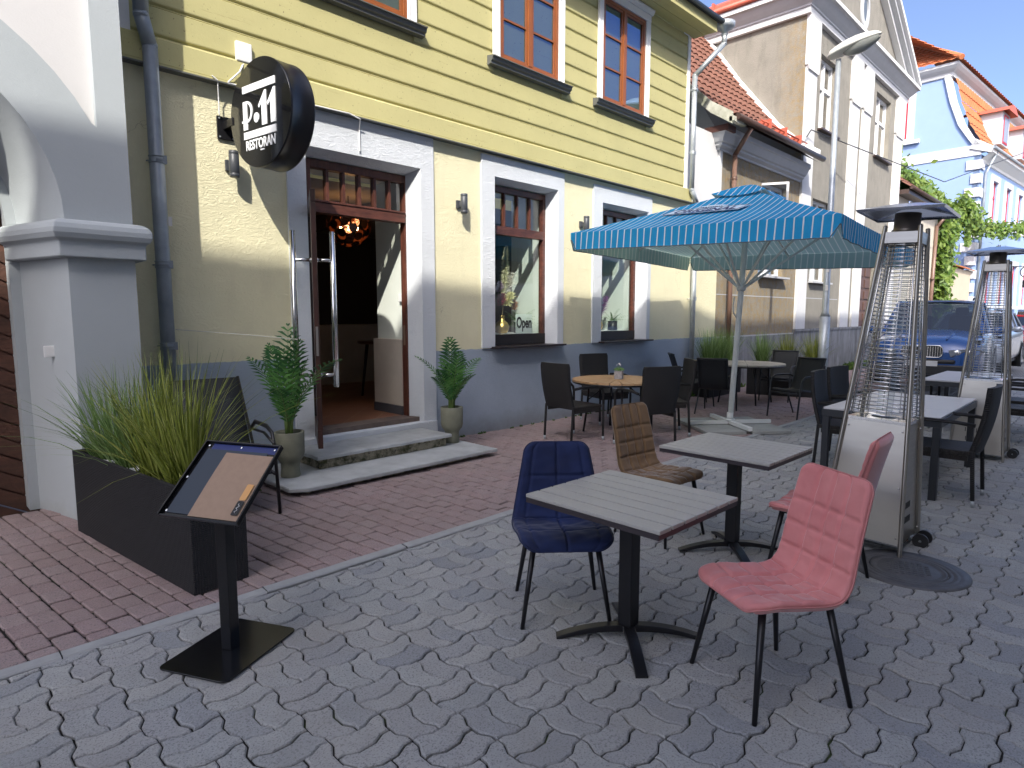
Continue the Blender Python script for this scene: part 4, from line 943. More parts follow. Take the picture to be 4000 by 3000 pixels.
def cable(name, label, pts, r=.009, m_=None, sag=.0, cat='cable'):
    P = []
    for a, b_ in zip(pts[:-1], pts[1:]):
        for k in range(12):
            u = k/12; q = Vector(a).lerp(Vector(b_), u); q.z -= sag*4*u*(1-u); P.append(q)
    P.append(Vector(pts[-1])); mb = MB(); mb.tube(P, r, n=6); return tag(mb.build(name, m_ or m_blackm), label, cat)
cable('overhead_cable', 'thin dark cable crossing from the tall grey house towards the right', [(16.9,6.2,6.1),(17.05,6.15,6.3),(26,4.9,6.15),(40,3.0,9.9)], .014)
# opposite side of the street (behind the camera, shades the paving)
def opposite():
    t = thing('opposite_building', 'tall plastered town house on the shaded side of the street, behind the viewer', 'building')
    m = MB(); hs = [(-15+2.9*k, -13.7+2.9*k, z, z+1.9) for k in range(10) for z in (1.2,4.6,8.0,11.0)]
    m.wall(-17, 14.2, 0, 13.6, hs, -3.3, -3.0); m.q((-17,-3.3,0),(-17,-13,0),(-17,-13,13.6),(-17,-3.3,13.6)); m.q((14.2,-3.3,0),(14.2,-3.3,13.6),(14.2,-13,13.6),(14.2,-13,0)); m.build('wall', mat('ochre_town_render', (.62,.58,.5), .9), t)
    r_ = MB(); ev = [(-17,14.6),(-8.7,14.5),(-3.8,14.15),(-1.5,14.15),(.5,14.1),(2.2,13.72),(8,13.8),(14.3,13.85)]  # uneven eave line, shaped to place its shadow edge on the facade
    for (xa, za), (xb, zb) in zip(ev[:-1], ev[1:]): r_.q((xa,-2.75,za),(xb,-2.75,zb),(xb,-8,17.0),(xa,-8,17.0)); r_.hexa([(xa,-3.31,13.3),(xb,-3.31,13.3),(xb,-2.77,13.5),(xa,-2.77,13.5),(xa,-3.31,za-.02),(xb,-3.31,zb-.02),(xb,-2.77,zb-.02),(xa,-2.77,za-.02)])
    r_.q((-17,-13,14.3),(-17,-8,17.0),(14.3,-8,17.0),(14.3,-13,14.3)); r_.build('roof', m_tile, t)
    g_ = MB()
    for h in hs: g_.q((h[0],-3.2,h[2]),(h[1],-3.2,h[2]),(h[1],-3.2,h[3]),(h[0],-3.2,h[3]))
    g_.build('window_panes', MATS['dark_pane'], t)
opposite()
# ------------------------------------------------------------------ restaurant sign and wall fittings
def sign():
    u = Vector((-sin(radians(8.5)), cos(radians(8.5)), 0))      # towards the wall
    n = Vector((-u.y, u.x, 0)); n = Vector((-cos(radians(8.5)), -sin(radians(8.5)), 0))  # face normal, towards the viewer
    R = .47; c = Vector((2.545, 5.66, 3.42))
    t = thing('hanging_sign', 'round black hanging sign with white lettering P.11 RESTORAN above the door', 'sign', tuple(c))
    ex = -u; M3 = Matrix(((ex.x,0,n.x),(ex.y,0,n.y),(ex.z,1,n.z)))   # columns: x along text, y up, z out
    T = M3.to_4x4(); m_sb = mat('glossy_black_sign_face', (.012,.012,.013), .07, coat=1.); m_rim = mat('black_sign_rim', (.008,.008,.01), .3)
    A = np.linspace(0, 2*pi, 73)[:-1]; D_ = .24
    m = MB(); m.T = T; m.grid([[(r*cos(a), r*sin(a), z) for a in A] for r, z in ((R-.004,0),(R,-.004),(R,-.018),(R-.004,-.022),(R-.004,-D_+.02),(R,-D_+.016),(R,-D_),(.001,-D_))], wrap=True); m.build('drum', m_rim, t)
    m = MB(); m.T = T; m.add([(r_*cos(a)*(R-.004)/1, r_*sin(a)*(R-.004)/1, .0005) for r_ in (1,) for a in A], [tuple(range(72))]); m.build('face', m_sb, t)
    m_let = mat('white_acrylic', (.78,.80,.80), .35); Z0, Z1 = .001, .008
    def pl(mb, P): mb.prism(P, Z0, Z1, 'xy')
    k = MB(); k.T = T; pl(k, [(-.245,.225),(.245,.195),(.245,.255),(-.245,.285)][:4]); 
    k = MB(); k.T = T; pl(k, [(-.25,.20),(.25,.20),(.25,.262),(-.25,.262)]); pl(k, [(-.25,-.20),(.25,-.20),(.25,-.138),(-.25,-.138)])
    k.build('lettering_bar', m_let, t)
    k = MB(); k.T = T
    # P with a thick stem and a thin bowl
    pl(k, [(-.25,.13),(-.188,.13),(-.188,-.118),(-.25,-.118)])
    bo = [(-.19+.085*sin(a), .035+.095*cos(a)) for a in np.linspace(0, pi, 16)]; bi = [(-.19+.06*sin(a), .035+.072*cos(a)) for a in np.linspace(0, pi, 16)]
    for i in range(15): pl(k, [bo[i], bo[i+1], bi[i+1], bi[i]])
    pl(k, [(-.272,-.052),(-.2501,-.052),(-.2501,-.034),(-.272,-.034)]); k.T = T
    k.build('letter_p', m_let, t)
    k = MB(); k.T = T; pl(k, [(-.045+.038*cos(a), -.035+.043*sin(a)) for a in np.linspace(0,2*pi,25)[:-1]]); k.build('dot', m_let, t)
    for x in (.08, .215):
        k = MB(); k.T = T; pl(k, [(x-.04,-.115),(x+.033,-.115),(x+.033,.175),(x+.012,.175),(x-.09,.06),(x-.078,.038),(x-.04,.07)]); k.build('digit_one', m_let, t)
    text_obj('lettering_restoran', 'RESTORAN', .118, m_let, T @ Matrix.Translation((0,-.262,.002)), t, .003, sx=.78, bold=.003)
    k = MB(); k.T = T; pl(k, [(.0,-.325),(.055,-.325),(.055,-.314),(.0,-.314)]); k.build('letter_bar', m_let, t)
    w0 = Vector((2.50,6.3,3.42))-c
    k = MB(); k.b(w0.x-.055-.03, w0.x+.075, w0.y-.006, w0.y+.014, w0.z-.125, w0.z+.085); k.b(w0.x-.03,w0.x+.03,w0.y-.22,w0.y-.006,w0.z-.035,w0.z+.035); k.build('bracket', m_blackm, t, bev=.003)
    k = MB()
    for dx in (-.065,.055):
        for dz in (-.105,.065): k.tube([(w0.x+dx,w0.y-.012,w0.z+dz),(w0.x+dx,w0.y-.005,w0.z+dz)], .008, n=10)
    k.build('bolts', m_galv, t)
sign()
def wall_lamp(x, z, label):
    t = thing('wall_lamp', label, 'wall lamp', (x, YF, z), 0, 'black up and down lights on the facade')
    m = MB(); m.lathe([(.001,-.122),(.040,-.122),(.044,-.12),(.046,-.09),(.044,-.088),(.046,-.086),(.046,.086),(.044,.088),(.046,.09),(.046,.12),(.04,.122),(.001,.110)], (0,-.115,0), 24); m.build('tube', mat('charcoal_lamp_housing', (.055,.06,.07), .45), t)
    m = MB(); m.b(-.045,.02,-.03,-.001,-.05,.05); m.b(-.02,.02,-.08,-.03,-.03,.03); m.build('mount', MATS['charcoal_lamp_housing'], t, bev=.003)
    return t
L1 = wall_lamp(2.52, 3.06, 'charcoal cylinder wall lamp under the round sign, left of the door')
dup(L1, (5.42, YF, 3.05), 0, 'charcoal cylinder wall lamp on the yellow pier between the door and the Open window')
dup(L1, (7.96, YF, 3.05), 0, 'charcoal cylinder wall lamp on the pier between the two shop windows, above the umbrella corner')
t = thing('junction_box', 'small white junction box on the siding above the round sign', 'junction box', (2.68, 6.28, 4.13))
m = MB(); m.b(-.075,.075,-.045,0,-.09,.09); m.build('box', m_wtrim, t, bev=.008); m = MB(); m.tube([(-.01,-.02,-.09),(-.01,-.02,-.12)], .014, n=8); m.build('gland', m_wtrim, t)
cable('white_cable', 'thin white cable along the flashing with a loose end hanging over the door', [(2.67,6.25,4.02),(2.62,6.22,3.93),(2.50,6.22,3.80),(3.2,6.21,3.79),(3.78,6.2,3.80),(3.92,6.21,3.77),(3.95,6.28,3.68),(3.95,6.28,3.44)], .008, m_wtrim)
cable('white_cable', 'short white cable dropping from the flashing to the black sign bracket', [(2.36,6.22,3.83),(2.41,6.22,3.80),(2.43,6.27,3.66),(2.43,6.27,3.5)], .006, m_wtrim)
cable('string', 'thin pale string stretched from the steel door handle across the palm to the downpipe', [(1.9,6.14,1.50),(2.3,5.85,1.46),(2.79,5.45,1.40)], .004, mat('pale_string', (.6,.58,.5), .9))
# ------------------------------------------------------------------ quilted dining chairs
def quilt_chair(name, label, colr, style, loc, rz, group, dark):
    t = thing(name, label, 'chair', loc, rz, group)
    # side profile (y forward, z up) from the seat's front edge to the top of the back
    if style == 'grid': key = [(.245,.445),(.22,.468),(.14,.474),(.02,.462),(-.10,.452),(-.165,.462),(-.205,.50),(-.225,.56),(-.25,.68),(-.282,.81),(-.318,.945)]
    else: key = [(.265,.432),(.24,.468),(.15,.482),(.02,.468),(-.09,.455),(-.15,.465),(-.185,.505),(-.20,.57),(-.218,.68),(-.24,.79),(-.258,.895)]
    key = [Vector((y, z)) for y, z in key]
    # resample smoothly
    pts = []
    for i in range(len(key)-1):
        p0 = key[max(i-1,0)]; p1 = key[i]; p2 = key[i+1]; p3 = key[min(i+2,len(key)-1)]
        for q in range(13):
            s = q/13; pts.append(.5*((2*p1)+(-p0+p2)*s+(2*p0-5*p1+4*p2-p3)*s*s+(-p0+3*p1-3*p2+p3)*s**3))
    pts.append(key[-1]); n = len(pts); cum = [0]
    for i in range(1, n): cum.append(cum[-1]+(pts[i]-pts[i-1]).length)
    L = cum[-1]; M_ = 62; bend = .43
    def width(s):
        if style == 'grid': w_ = .225 if s < bend else .225-.02*(s-bend)/(L-bend)
        else: w_ = .235+.03*min(1,s/.3) if s < bend else .265-.085*((s-bend)/(L-bend))
        r = .075 if s < .3 else .05
        for e in (s, L-s):
            rr = .085 if e is s else .055
            if e < rr: w_ -= rr-sqrt(max(0, rr*rr-(rr-e)**2))
        return w_
    rnd = random.Random(hash(label) % 1000); ph = rnd.random()*6
    rowsF = []; rowsB = []
    for i, p in enumerate(pts):
        tn = (pts[min(i+1,n-1)]-pts[max(i-1,0)]).normalized(); nn = Vector((-tn.y, tn.x))
        if nn.y < 0 and i < n*.3: nn = -nn
        # inward/upward normal: for the seat +z, for the back +y
        nn = Vector((tn.y, -tn.x)); 
        s = cum[i]
        if (s < bend and nn.y < 0) or (s >= bend and nn.x < 0): nn = -nn
        w_ = width(s); f = []; b_ = []
        e = min(s, L-s); edge = min(1, sqrt(max(0, min(e, .028)/.028)))
        for j in range(M_+1):
            u = -1+2*j/M_; x = w_*u; d = w_*(1-abs(u)); es = min(1, sqrt(max(0, 1-(1-min(d,.026)/.026)**2)))*edge
            th = .024*es
            q = 0
            if style == 'grid':
                sv = [k*.5-1+.5 for k in range(3)]; vs_ = [-.5*.86, 0, .5*.86]; 
                for v in (-.43, 0, .43): q += 1.25*math.exp(-((u-v)*w_/.009)**2)*(1 if abs(u) < .95 else 0)
                for hs in (bend+.0, bend+.115, bend+.225, bend+.335): q += math.exp(-((s-hs)/.009)**2)*min(1, (1-abs(u))*9)
                for hs in (.12, .235, .345): q += .7*math.exp(-((s-hs)/.009)**2)*min(1, (1-abs(u))*9)
                pu = .5+.5*cos(2*pi*u/.43); 
            else:
                q += math.exp(-(u*w_/.006)**2)
                for v in (-.72, .72): q += .55*math.exp(-((u-v)*w_/.008)**2)
                for hs in (bend+.015, bend+.14, bend+.265): q += math.exp(-((s-hs)/.006)**2)*(1 if abs(u) < .72 else .25)
                for hs in (.2,): q += .6*math.exp(-((s-hs)/.009)**2)
            wr = .0016*sin(x*60+s*31+ph)*sin(s*55-x*24)+(.003*sin(x*31+ph)*sin(s*40+ph) if s < bend else 0)
            dish = -.018*(1-(u*u))*(1 if s < bend else .9)*edge
            hf = th+dish-.013*min(1.2,q)*es+wr*es; hb = -th+dish*.8
            f.append((x, p.x+nn.x*hf, p.y+nn.y*hf)); b_.append((x, p.x+nn.x*hb, p.y+nn.y*hb))
        rowsF.append(f); rowsB.append(b_[::-1])
    m = MB(); m.grid([f+b_ for f, b_ in zip(rowsF, rowsB)], wrap=True)
    def velvet(N):
        a = N.noise(7, 5, .65); b_ = N.noise(2.6, 4, .6, None, 1.0); k = N.math('MULTIPLY', N.ramp(b_, .35, .68), N.ramp(a, .2, .7, .4, 1.)); N.col = N.mix(k, colr, dark); N.link(N.col, N.b.inputs['Base Color'])
    vm = mat(name+'_fabric_'+style+str(round(colr[0],3)), colr, .85, sheen=(.6 if style == 'grid' else .25), bump=.12, bscale=160, bdist=.003, hook=velvet)
    m.build('seat_shell', vm, t)
    # piping along the rim
    pm = MB(); L_ = [(r[0][0]*1.0, r[0][1], r[0][2]) for r in rowsF]; R_ = [(r[-1][0], r[-1][1], r[-1][2]) for r in rowsF]
    off = lambda P, sgn: [(x+sgn*.001, y, z) for x, y, z in P]
    loop = off(L_, -1)+off(R_, 1)[::-1]; loop = [p for k, p in enumerate(loop) if k == 0 or (Vector(p)-Vector(loop[k-1])).length > .001]; loop.append(loop[0])
    pm.tube(loop, .0042, n=6, cap=False); pm.build('piping', mat('piping_'+str(round(colr[0],3))+style, tuple(c*.75 for c in colr), .8), t)
    for sx in (-1, 1):
        for sy in (-1, 1):
            l = MB(); l.tube([(sx*.165, .165*sy if sy > 0 else -.15, .45), (sx*.233, .232*sy, .0)], [.0165,.0105], n=14); l.build('leg', m_blackm, t)
    u_ = MB(); u_.b(-.17,.17,-.16,.17,.428,.442); u_.build('under_frame', m_blackm, t)
    return t
GQ = 'quilted upholstered chairs at the square tables'
def ang(dx, dy): return atan2(dy, dx)-pi/2
quilt_chair('dining_chair', 'dark blue velvet chair behind the front square table', (.006,.018,.085), 'panel', (2.565,2.145,0), ang(-.32,-.35), GQ, (.003,.006,.03))
quilt_chair('dining_chair', 'pink quilted chair in front, turned to the front square table', (.64,.25,.235), 'grid', (2.655,1.03,0), ang(-.41,.24), GQ, (.50,.15,.15))
quilt_chair('dining_chair', 'pink quilted chair seen from behind beside the nearer patio heater', (.64,.25,.235), 'grid', (3.98,1.27,0), ang(-.04,1), GQ, (.50,.15,.15))
quilt_chair('dining_chair', 'brown suede quilted chair at the rear square table', (.22,.135,.065), 'grid', (4.02,2.41,0), ang(-.10,-1), GQ, (.11,.06,.028))
# ------------------------------------------------------------------ square pedestal tables
m_slat = mat('grey_polywood_slats', (.41,.395,.36), .4, var=.1, vscale=3, bump=.15, bscale=40, hook=lambda N: (setattr(N,'col',N.mix(N.ramp(N.noise(4,6,.7,N.scaled((26,1,1))),.35,.7,0,.35),N.col,(.31,.30,.28))), N.link(N.col,N.b.inputs['Base Color'])))
def square_table(name, label, cx, cy, wx, wy, nsl, rz):
    t = thing(name, label, 'table', (cx,cy,0), rz, 'square pedestal tables'); H_ = .74
    p = wx/nsl
    for k in range(nsl):
        m = MB(); x = -wx/2+k*p; m.b(x+.0055,x+p-.0055,-wy/2,wy/2,H_-.018,H_); m.build('slat', m_slat, t, bev=.003)
    m = MB(); m.b(-wx/2+.004,wx/2-.004,-wy/2+.004,wy/2-.004,H_-.042,H_-.0185); m.build('frame', mat('dark_purplish_edge', (.035,.028,.032), .35), t)
    m = MB(); m.b(-.038,.038,-.038,.038,.075,H_-.043); m.b(-.16,.16,-.16,.16,H_-.052,H_-.0425); m.build('column', m_blackm, t, bev=.004)
    for k in range(4):
        a = radians(45)+pi/2*k; rows = []; T = Matrix.Rotation(a, 4, 'Z'); f = MB(); f.T = T; n_ = 12
        for u in np.linspace(0, 1, n_):
            x = .03+.335*u; zt = .075-.062*u**2.0; hh = .036*(1-.45*u); wdt = .027+.002*u
            rows.append([(x,-wdt,zt),(x,wdt,zt),(x,wdt,max(.0,zt-hh)),(x,-wdt,max(.0,zt-hh))])
        f.grid(rows, wrap=True, smooth=False); f.add(rows[-1], [(0,1,2,3)]); f.build('foot', m_blackm, t, bev=.004)
    return t
square_table('square_table', 'front square slatted grey table on a black four-foot column', 2.565, 1.70, .71, .775, 7, radians(-1))
square_table('square_table', 'rear square slatted grey table, by the umbrella base', 4.055, 1.855, .70, .765, 9, radians(-1))
# ------------------------------------------------------------------ menu stand
def menu_stand():
    th = .472; t = thing('menu_stand', 'black menu stand holding a brown paper menu in a tilted tray', 'menu stand', (1.10,3.02,0), th)
    m = MB(); m.prism(rounded(.51,.39,.035,5,.0,.0), .004, .012, 'xy'); m.build('base_plate', mat('satin_black_steel', (.006,.006,.007), .22), t, bev=.002)
    m = MB(); m.b(-.03,.03,-.03,.03,.0125,.80); m.build('post', MATS['satin_black_steel'], t, bev=.003)
    al = .7233; T = Matrix.Translation((0,0,.847)) @ Matrix.Rotation(-al, 4, 'Y')   # local x goes up the slope
    W_, L_ = .451, .432
    tr = MB(); tr.T = T; tr.b(-L_/2,L_/2,-W_/2,W_/2,-.008,.0); e = .008
    tr.b(-L_/2,L_/2,-W_/2,-W_/2+e,.0005,.018); tr.b(-L_/2,L_/2,W_/2-e,W_/2,.0005,.018); tr.b(-L_/2,-L_/2+e,-W_/2+e,W_/2-e,.0005,.012); tr.b(L_/2-e,L_/2,-W_/2+e,W_/2-e,.0005,.018)
    tr.build('tray', MATS['satin_black_steel'], t, bev=.0015)
    bp = MB(); bp.T = T; bp.b(-L_/2+.022,L_/2-.045,-W_/2+.06,W_/2-.03,.001,.004); bp.build('backing_board', mat('dark_slate_blue_board', (.03,.042,.06), .6), t)
    pn = MB(); pn.T = T; pn.b(L_/2-.05,L_/2-.012,-W_/2+.012,W_/2-.05,.0005,.003); pn.build('blue_strip', mat('deep_blue_card', (.012,.025,.13), .4), t)
    pp = MB(); pp.T = T; rows = []
    for u in np.linspace(0,1,14): rows.append([(-L_/2+.014+(L_-.078)*u, -W_/2+.014+(.275)*v+.012*u*0, .0055+.005*sin(u*pi)*(v*.6)+.006*v*u) for v in np.linspace(0,1,8)])
    pp.grid(rows); pp.build('paper_menu', mat('kraft_paper', (.34,.235,.165), .85, var=.12, vscale=30), t)
    tb = MB(); tb.T = T; tb.prism(rounded(.085,.036,.006,3,-.055,-W_/2+.045), .0105, .0115, 'xy'); tb.build('orange_tab', mat('tan_orange_card', (.62,.33,.12), .7), t)
    tb = MB(); tb.T = T; tb.prism(rounded(.075,.036,.006,3,-.14,-W_/2+.045), .0105, .0115, 'xy'); tb.build('black_tab', m_black, t)
    text_obj('script_mark', 'Menu', .022, m_wtrim, T @ Matrix.Translation((-.14,-W_/2+.045,.012)) @ Matrix.Rotation(radians(0),4,'Z'), t, .0004, shear=.4) if False else None
    sc_ = MB(); sc_.T = T; sc_.tube([(-.165+.006*k, -W_/2+.045+.006*sin(k*1.9), .0125) for k in range(9)], .0013, n=5); sc_.build('script_squiggle', m_wtrim, t)
    mg = MB(); mg.T = T
    for (x, y) in ((L_/2-.025,W_/2-.03),(L_/2-.025,0),(L_/2-.025,-W_/2+.03),(.0,W_/2-.022),(-L_/2+.03,W_/2-.03)): mg.lathe([(.001,.006),(.006,.006),(.0075,.003),(.0075,.0)], (x,y,.003), 12)
    mg.build('magnets', mat('chrome_dot', (.8,.8,.8), .15, 1.), t)
menu_stand()
# ------------------------------------------------------------------ planters, grasses, palms
def bladesmat(name, c1, c2, c3):
    def f(N):
        g_ = N.new('ShaderNodeNewGeometry'); r = g_.outputs['Random Per Island']; a = N.mix(N.ramp(r, 0, .6), c1, c2); N.col = N.mix(N.ramp(r, .6, 1), a, c3); N.link(N.col, N.b.inputs['Base Color'])
        tr = N.new('ShaderNodeBsdfTranslucent'); N.link(N.col, tr.inputs[0]); mx = N.new('ShaderNodeMixShader'); mx.inputs[0].default_value = .25
        out = N.n['Material Output']; N.link(N.b.outputs[0], mx.inputs[1]); N.link(tr.outputs[0], mx.inputs[2]); N.link(mx.outputs[0], out.inputs[0])
    return mat(name, c1, .5, hook=f)
m_gr = bladesmat('green_grass_blades', (.06,.12,.03), (.20,.32,.09), (.38,.50,.22))
m_gy = bladesmat('olive_grass_blades', (.09,.12,.015), (.26,.31,.045), (.46,.48,.14))
def grass_mesh(n, hgt, spread, rnd, wd=.0035, base=.05, droop=.5, long_=0):
    mb = MB()
    for k in range(n):
        a = rnd.random()*2*pi; r = base*sqrt(rnd.random()); lean = abs(rnd.gauss(0, spread)); h = hgt*rnd.uniform(.5, 1.08); d = (cos(a), sin(a))
        if k < long_: lean = .75+rnd.random()*.5; h *= 1.15
        x0, y0 = r*cos(a+.6), r*sin(a+.6); segs = 5; ww = wd*rnd.uniform(.6,1.3); tw = rnd.gauss(0,.5)
        px, py = -sin(a+tw), cos(a+tw); L, R_ = [], []
        for s in range(segs+1):
            u = s/segs; out = lean*h*(u*.55+u*u*droop); z = h*(u-.28*lean*u*u*(1+lean*.7))
            w_ = ww*(1-u**2)+.0004
            c = (x0+d[0]*out, y0+d[1]*out, z); L.append((c[0]-px*w_, c[1]-py*w_, z)); R_.append((c[0]+px*w_, c[1]+py*w_, z))
        mb.grid([L, R_], smooth=False)
    return mb
def pebbles(mb, x0, x1, y0, y1, z, n, rnd, r=.012):
    for _ in range(n):
        rr = r*rnd.uniform(.7,1.4); mb.ball((rnd.uniform(x0,x1), rnd.uniform(y0,y1), z+rnd.uniform(0,.01)), rr, 6, 4, (1,rnd.uniform(.7,1.1),.6))
def sep(N, i):
    n = N.new('ShaderNodeSeparateXYZ'); N.link(N.obj(), n.inputs[0]); return n.outputs[i]
m_wicker = mat('black_woven_planter', (.010,.010,.012), .7, bump=.8, bscale=8, bdist=.004, hook=lambda N: setattr(N, 'h', N.math('ADD', N.math('SINE', N.math('MULTIPLY', sep(N,2), 520.)), N.math('SINE', N.math('MULTIPLY', N.math('ADD', sep(N,0), sep(N,1)), 380.)))))
def planter_box(name, label, x, y, lx, ly, h, rz, group=None):
    t = thing(name, label, 'planter', (x,y,0), rz, group)
    m = MB(); w_ = .022
    m.wall(-lx/2, lx/2, -ly/2, ly/2, [(-lx/2+w_, lx/2-w_, -ly/2+w_, ly/2-w_)], 0, 1)
    # wall() builds in xz: swap axes
    m.v = [(a, c, b_*h+.005) for a, b_, c in m.v]; m.build('box', m_wicker, t, bev=.006)
    m = MB(); m.b(-lx/2+w_,lx/2-w_,-ly/2+w_,ly/2-w_,h-.12,h-.06); m.build('soil', m_dirt, t)
    return t
PL = planter_box('planter_box', 'long black woven planter with tall grasses between the grey pillar and the menu stand', 1.235, 4.68, .335, 1.82, .62, radians(7))
rnd = random.Random(31)
pb = MB(); pebbles(pb, -.12,.12,.05,.70,.565,260,rnd,.013); pb.build('pebbles', m_pebble, PL)
for k, (dy, hh) in enumerate(((.50,0),(.12,0),(-.28,0),(-.66,0))): 
    m = MB(); m.wall(-.135,.135,-.16,.16,[(-.125,.125,-.15,.15)],0,1); m.v = [(a,c+dy,.49+b_*.105) for a,b_,c in m.v]; m.build('inner_pot', m_black, PL)
def grass_clump(label, x, y, z, m_, n, hgt, spread, seed, group, base=.07, long_=0, wd=.0035):
    t = tag(grass_mesh(n, hgt, spread, random.Random(seed), wd=wd, base=base, long_=long_).build('ornamental_grass', m_, None, loc=(x,y,z)), label, 'ornamental grass', group); return t
GG = 'tall grasses in the long black planter'
ca, sa = cos(radians(7)), sin(radians(7))
def inpl(dx, dy): return 1.235+dx*ca-dy*sa, 4.68+dx*sa+dy*ca
for (dx, dy, m_, lab, n, sp, hh, sd, lg) in ((0,.66,m_gr,'greenest grass clump at the pillar end of the long planter, sprawling left',230,.46,.74,1,12),(0,.28,m_gr,'bright green grass clump among white pebbles in the long planter',230,.36,.80,2,6),
      (0,-.14,m_gy,'olive grass clump, third from the pillar in the long planter',240,.32,.90,3,7),(0,-.52,m_gy,'tallest olive grass clump at the street end of the long planter',250,.36,.95,4,9)):
    x, y = inpl(dx, dy); grass_clump(lab, x, y, .50, m_, n, hh, sp, sd, GG, .085, lg, .0048)
# ferns / palms in stone pots
m_palm = bladesmat('palm_leaves', (.02,.08,.022), (.05,.17,.04), (.13,.30,.07)); m_stem = mat('palm_stem', (.10,.16,.04), .5)
m_pot = mat('olive_grey_stone_pot', (.20,.205,.15), .85, var=.25, vscale=8, bump=.35, bscale=70)
def palm(label, x, y, z, ps, H_, seed, rz, lean=0):
    rnd = random.Random(seed); t = thing('potted_palm', label, 'potted palm', (x,y,z), rz, 'potted palms beside the entrance')
    p = MB(); s = ps; p.lathe([(.001,0),(.088*s,0),(.092*s,.01),(.085*s,.085),(.088*s,.135),(.10*s,.155),(.125*s,.185),(.137*s,.23),(.139*s,.43),(.136*s,.436),(.122*s,.436),(.118*s,.425),(.118*s,.40),(.001,.40)], n=36); p.build('pot', m_pot, t)
    q = MB(); q.lathe([(.117*s,.401),(.001,.406)], n=24); q.build('soil', m_dirt, t)
    nf = 13
    st = MB()
    for k in range(nf):
        a = 2*pi*k/nf+rnd.gauss(0,.25); ln = rnd.uniform(.22,.85) if k > 1 else .10; h = H_*rnd.uniform(.62,1.0) if k > 1 else H_*1.06; d = Vector((cos(a), sin(a), 0))
        P = []
        for i in range(19):
            u = i/18; P.append(Vector((0,0,.40))+d*(.02+ln*h*(u**1.6)*.75)+Vector((0,0,h*(u-.30*ln*u*u*u))))
        st.tube([tuple(q_) for q_ in P], [.0065*(1-.8*i/18) for i in range(19)], n=5)
        f = MB()
        for i in range(4, 19):
            for hf in (0,):
                u = (i+hf)/18
                if u > 1: continue
                c = P[min(i, 18)].lerp(P[min(i+1, 18)], hf); tn = (P[min(i+1,18)]-P[i-1]).normalized(); sd_ = tn.cross(Vector((0,0,1)));
                sd_ = sd_.normalized() if sd_.length > .05 else Vector((-sin(a), cos(a), 0)); up = sd_.cross(tn)
                env = (sin(pi*min(1,(u-.17)/.83)**.75)**.7 if u < 1 else 0)*.20*h/.95+.025
                for sg in (-1, 1):
                    dr = (sd_*sg*.80+tn*.58+up*.10).normalized(); w_ = tn*.0135
                    tip = c+dr*env+Vector((0,0,-.16*env)); mid = c+dr*env*.5+Vector((0,0,.02*env))
                    f.add([tuple(c-w_*.5), tuple(mid-w_), tuple(tip), tuple(mid+w_), tuple(c+w_*.5)], [(0,1,2,3,4)])
        f.build('frond', m_palm, t)
    for k in range(4): st.tube([(.03*cos(k*1.6),.03*sin(k*1.6),.39),(.035*cos(k*1.6+.4),.035*sin(k*1.6+.4),.62)], [.016,.010], n=7)
    st.build('stems', m_stem, t); return t
palm('tall potted palm in a stone pot left of the open door, on the lower step', 2.70, 5.66, .086, 1.0, 1.02, 12, .3)
palm('smaller potted palm in a stone pot right of the door, between door and Open window', 4.84, 5.80, .086, .98, .84, 5, 1.1)
# ------------------------------------------------------------------ rattan and sling armchairs
m_rat = mat('dark_brown_wicker', (.010,.009,.009), .6, bump=1., bscale=8, bdist=.004, hook=lambda N: setattr(N, 'h', N.math('MULTIPLY', N.math('SINE', N.math('MULTIPLY', sep(N,2), 420.)), N.math('SINE', N.math('MULTIPLY', sep(N,0), 330.)))))
m_ratt = mat('dark_brown_wicker_seat', (.022,.019,.017), .5, bump=1., bscale=8, bdist=.004, hook=lambda N: setattr(N, 'h', N.math('MULTIPLY', N.math('SINE', N.math('MULTIPLY', sep(N,1), 420.)), N.math('SINE', N.math('MULTIPLY', sep(N,0), 330.)))))
m_sling = mat('black_mesh_sling', (.010,.012,.015), .65, bump=.3, bscale=220)
def armchair_rattan():
    t = thing('rattan_armchair', 'x', 'chair'); r = .0155
    m = MB(); rows = []
    for u in np.linspace(0,1,14):
        z = .42+.53*u; y = -.205-.085*u-.02*sin(u*3); w_ = .225+.01*u
        if u > .93: w_ -= .015
        rows.append([(w_*c_, y+(-.02+.028*(c_*c_)) , z) for c_ in np.linspace(-1,1,9)]+[(w_*c_, y-.035+.028*(c_*c_)-.02, z) for c_ in np.linspace(1,-1,9)])
    m.grid(rows, wrap=True); m.add(rows[-1], [tuple(range(18))]); m.add(rows[0], [tuple(range(18))[::-1]]); m.build('backrest', m_rat, t)
    m = MB(); m.b(-.24,.24,-.22,.235,.405,.44); m.b(-.235,.235,.205,.225,.34,.404); m.b(-.235,-.225,-.2,.20,.36,.404); m.b(.225,.235,-.2,.20,.36,.404); m.build('seat', m_ratt, t, bev=.012)
    for s in (-1, 1):
        x = .25*s
        a = MB(); a.tube([(x,-.235,.65),(x,-.1,.665),(x,.10,.668),(x,.19,.655),(x,.235,.615),(x,.25,.55),(x,.25,.44)], r, n=9); a.build('armrest', m_rat, t)
        l = MB(); l.tube([(x,.25,.44),(x,.252,.05)], r*.95, n=9); lo = l.build('leg', m_rat, t); l = MB(); l.tube([(x,.252,.05),(x,.253,.0)], r*.97, n=9); l.build('foot_cap', m_galv, lo)
        l = MB(); l.tube([(x*.92,-.225,.44),(x*.92,-.25,.05)], r*.95, n=9); lo = l.build('leg', m_rat, t); l = MB(); l.tube([(x*.92,-.25,.05),(x*.92,-.253,0)], r*.97, n=9); l.build('foot_cap', m_galv, lo)
    return t
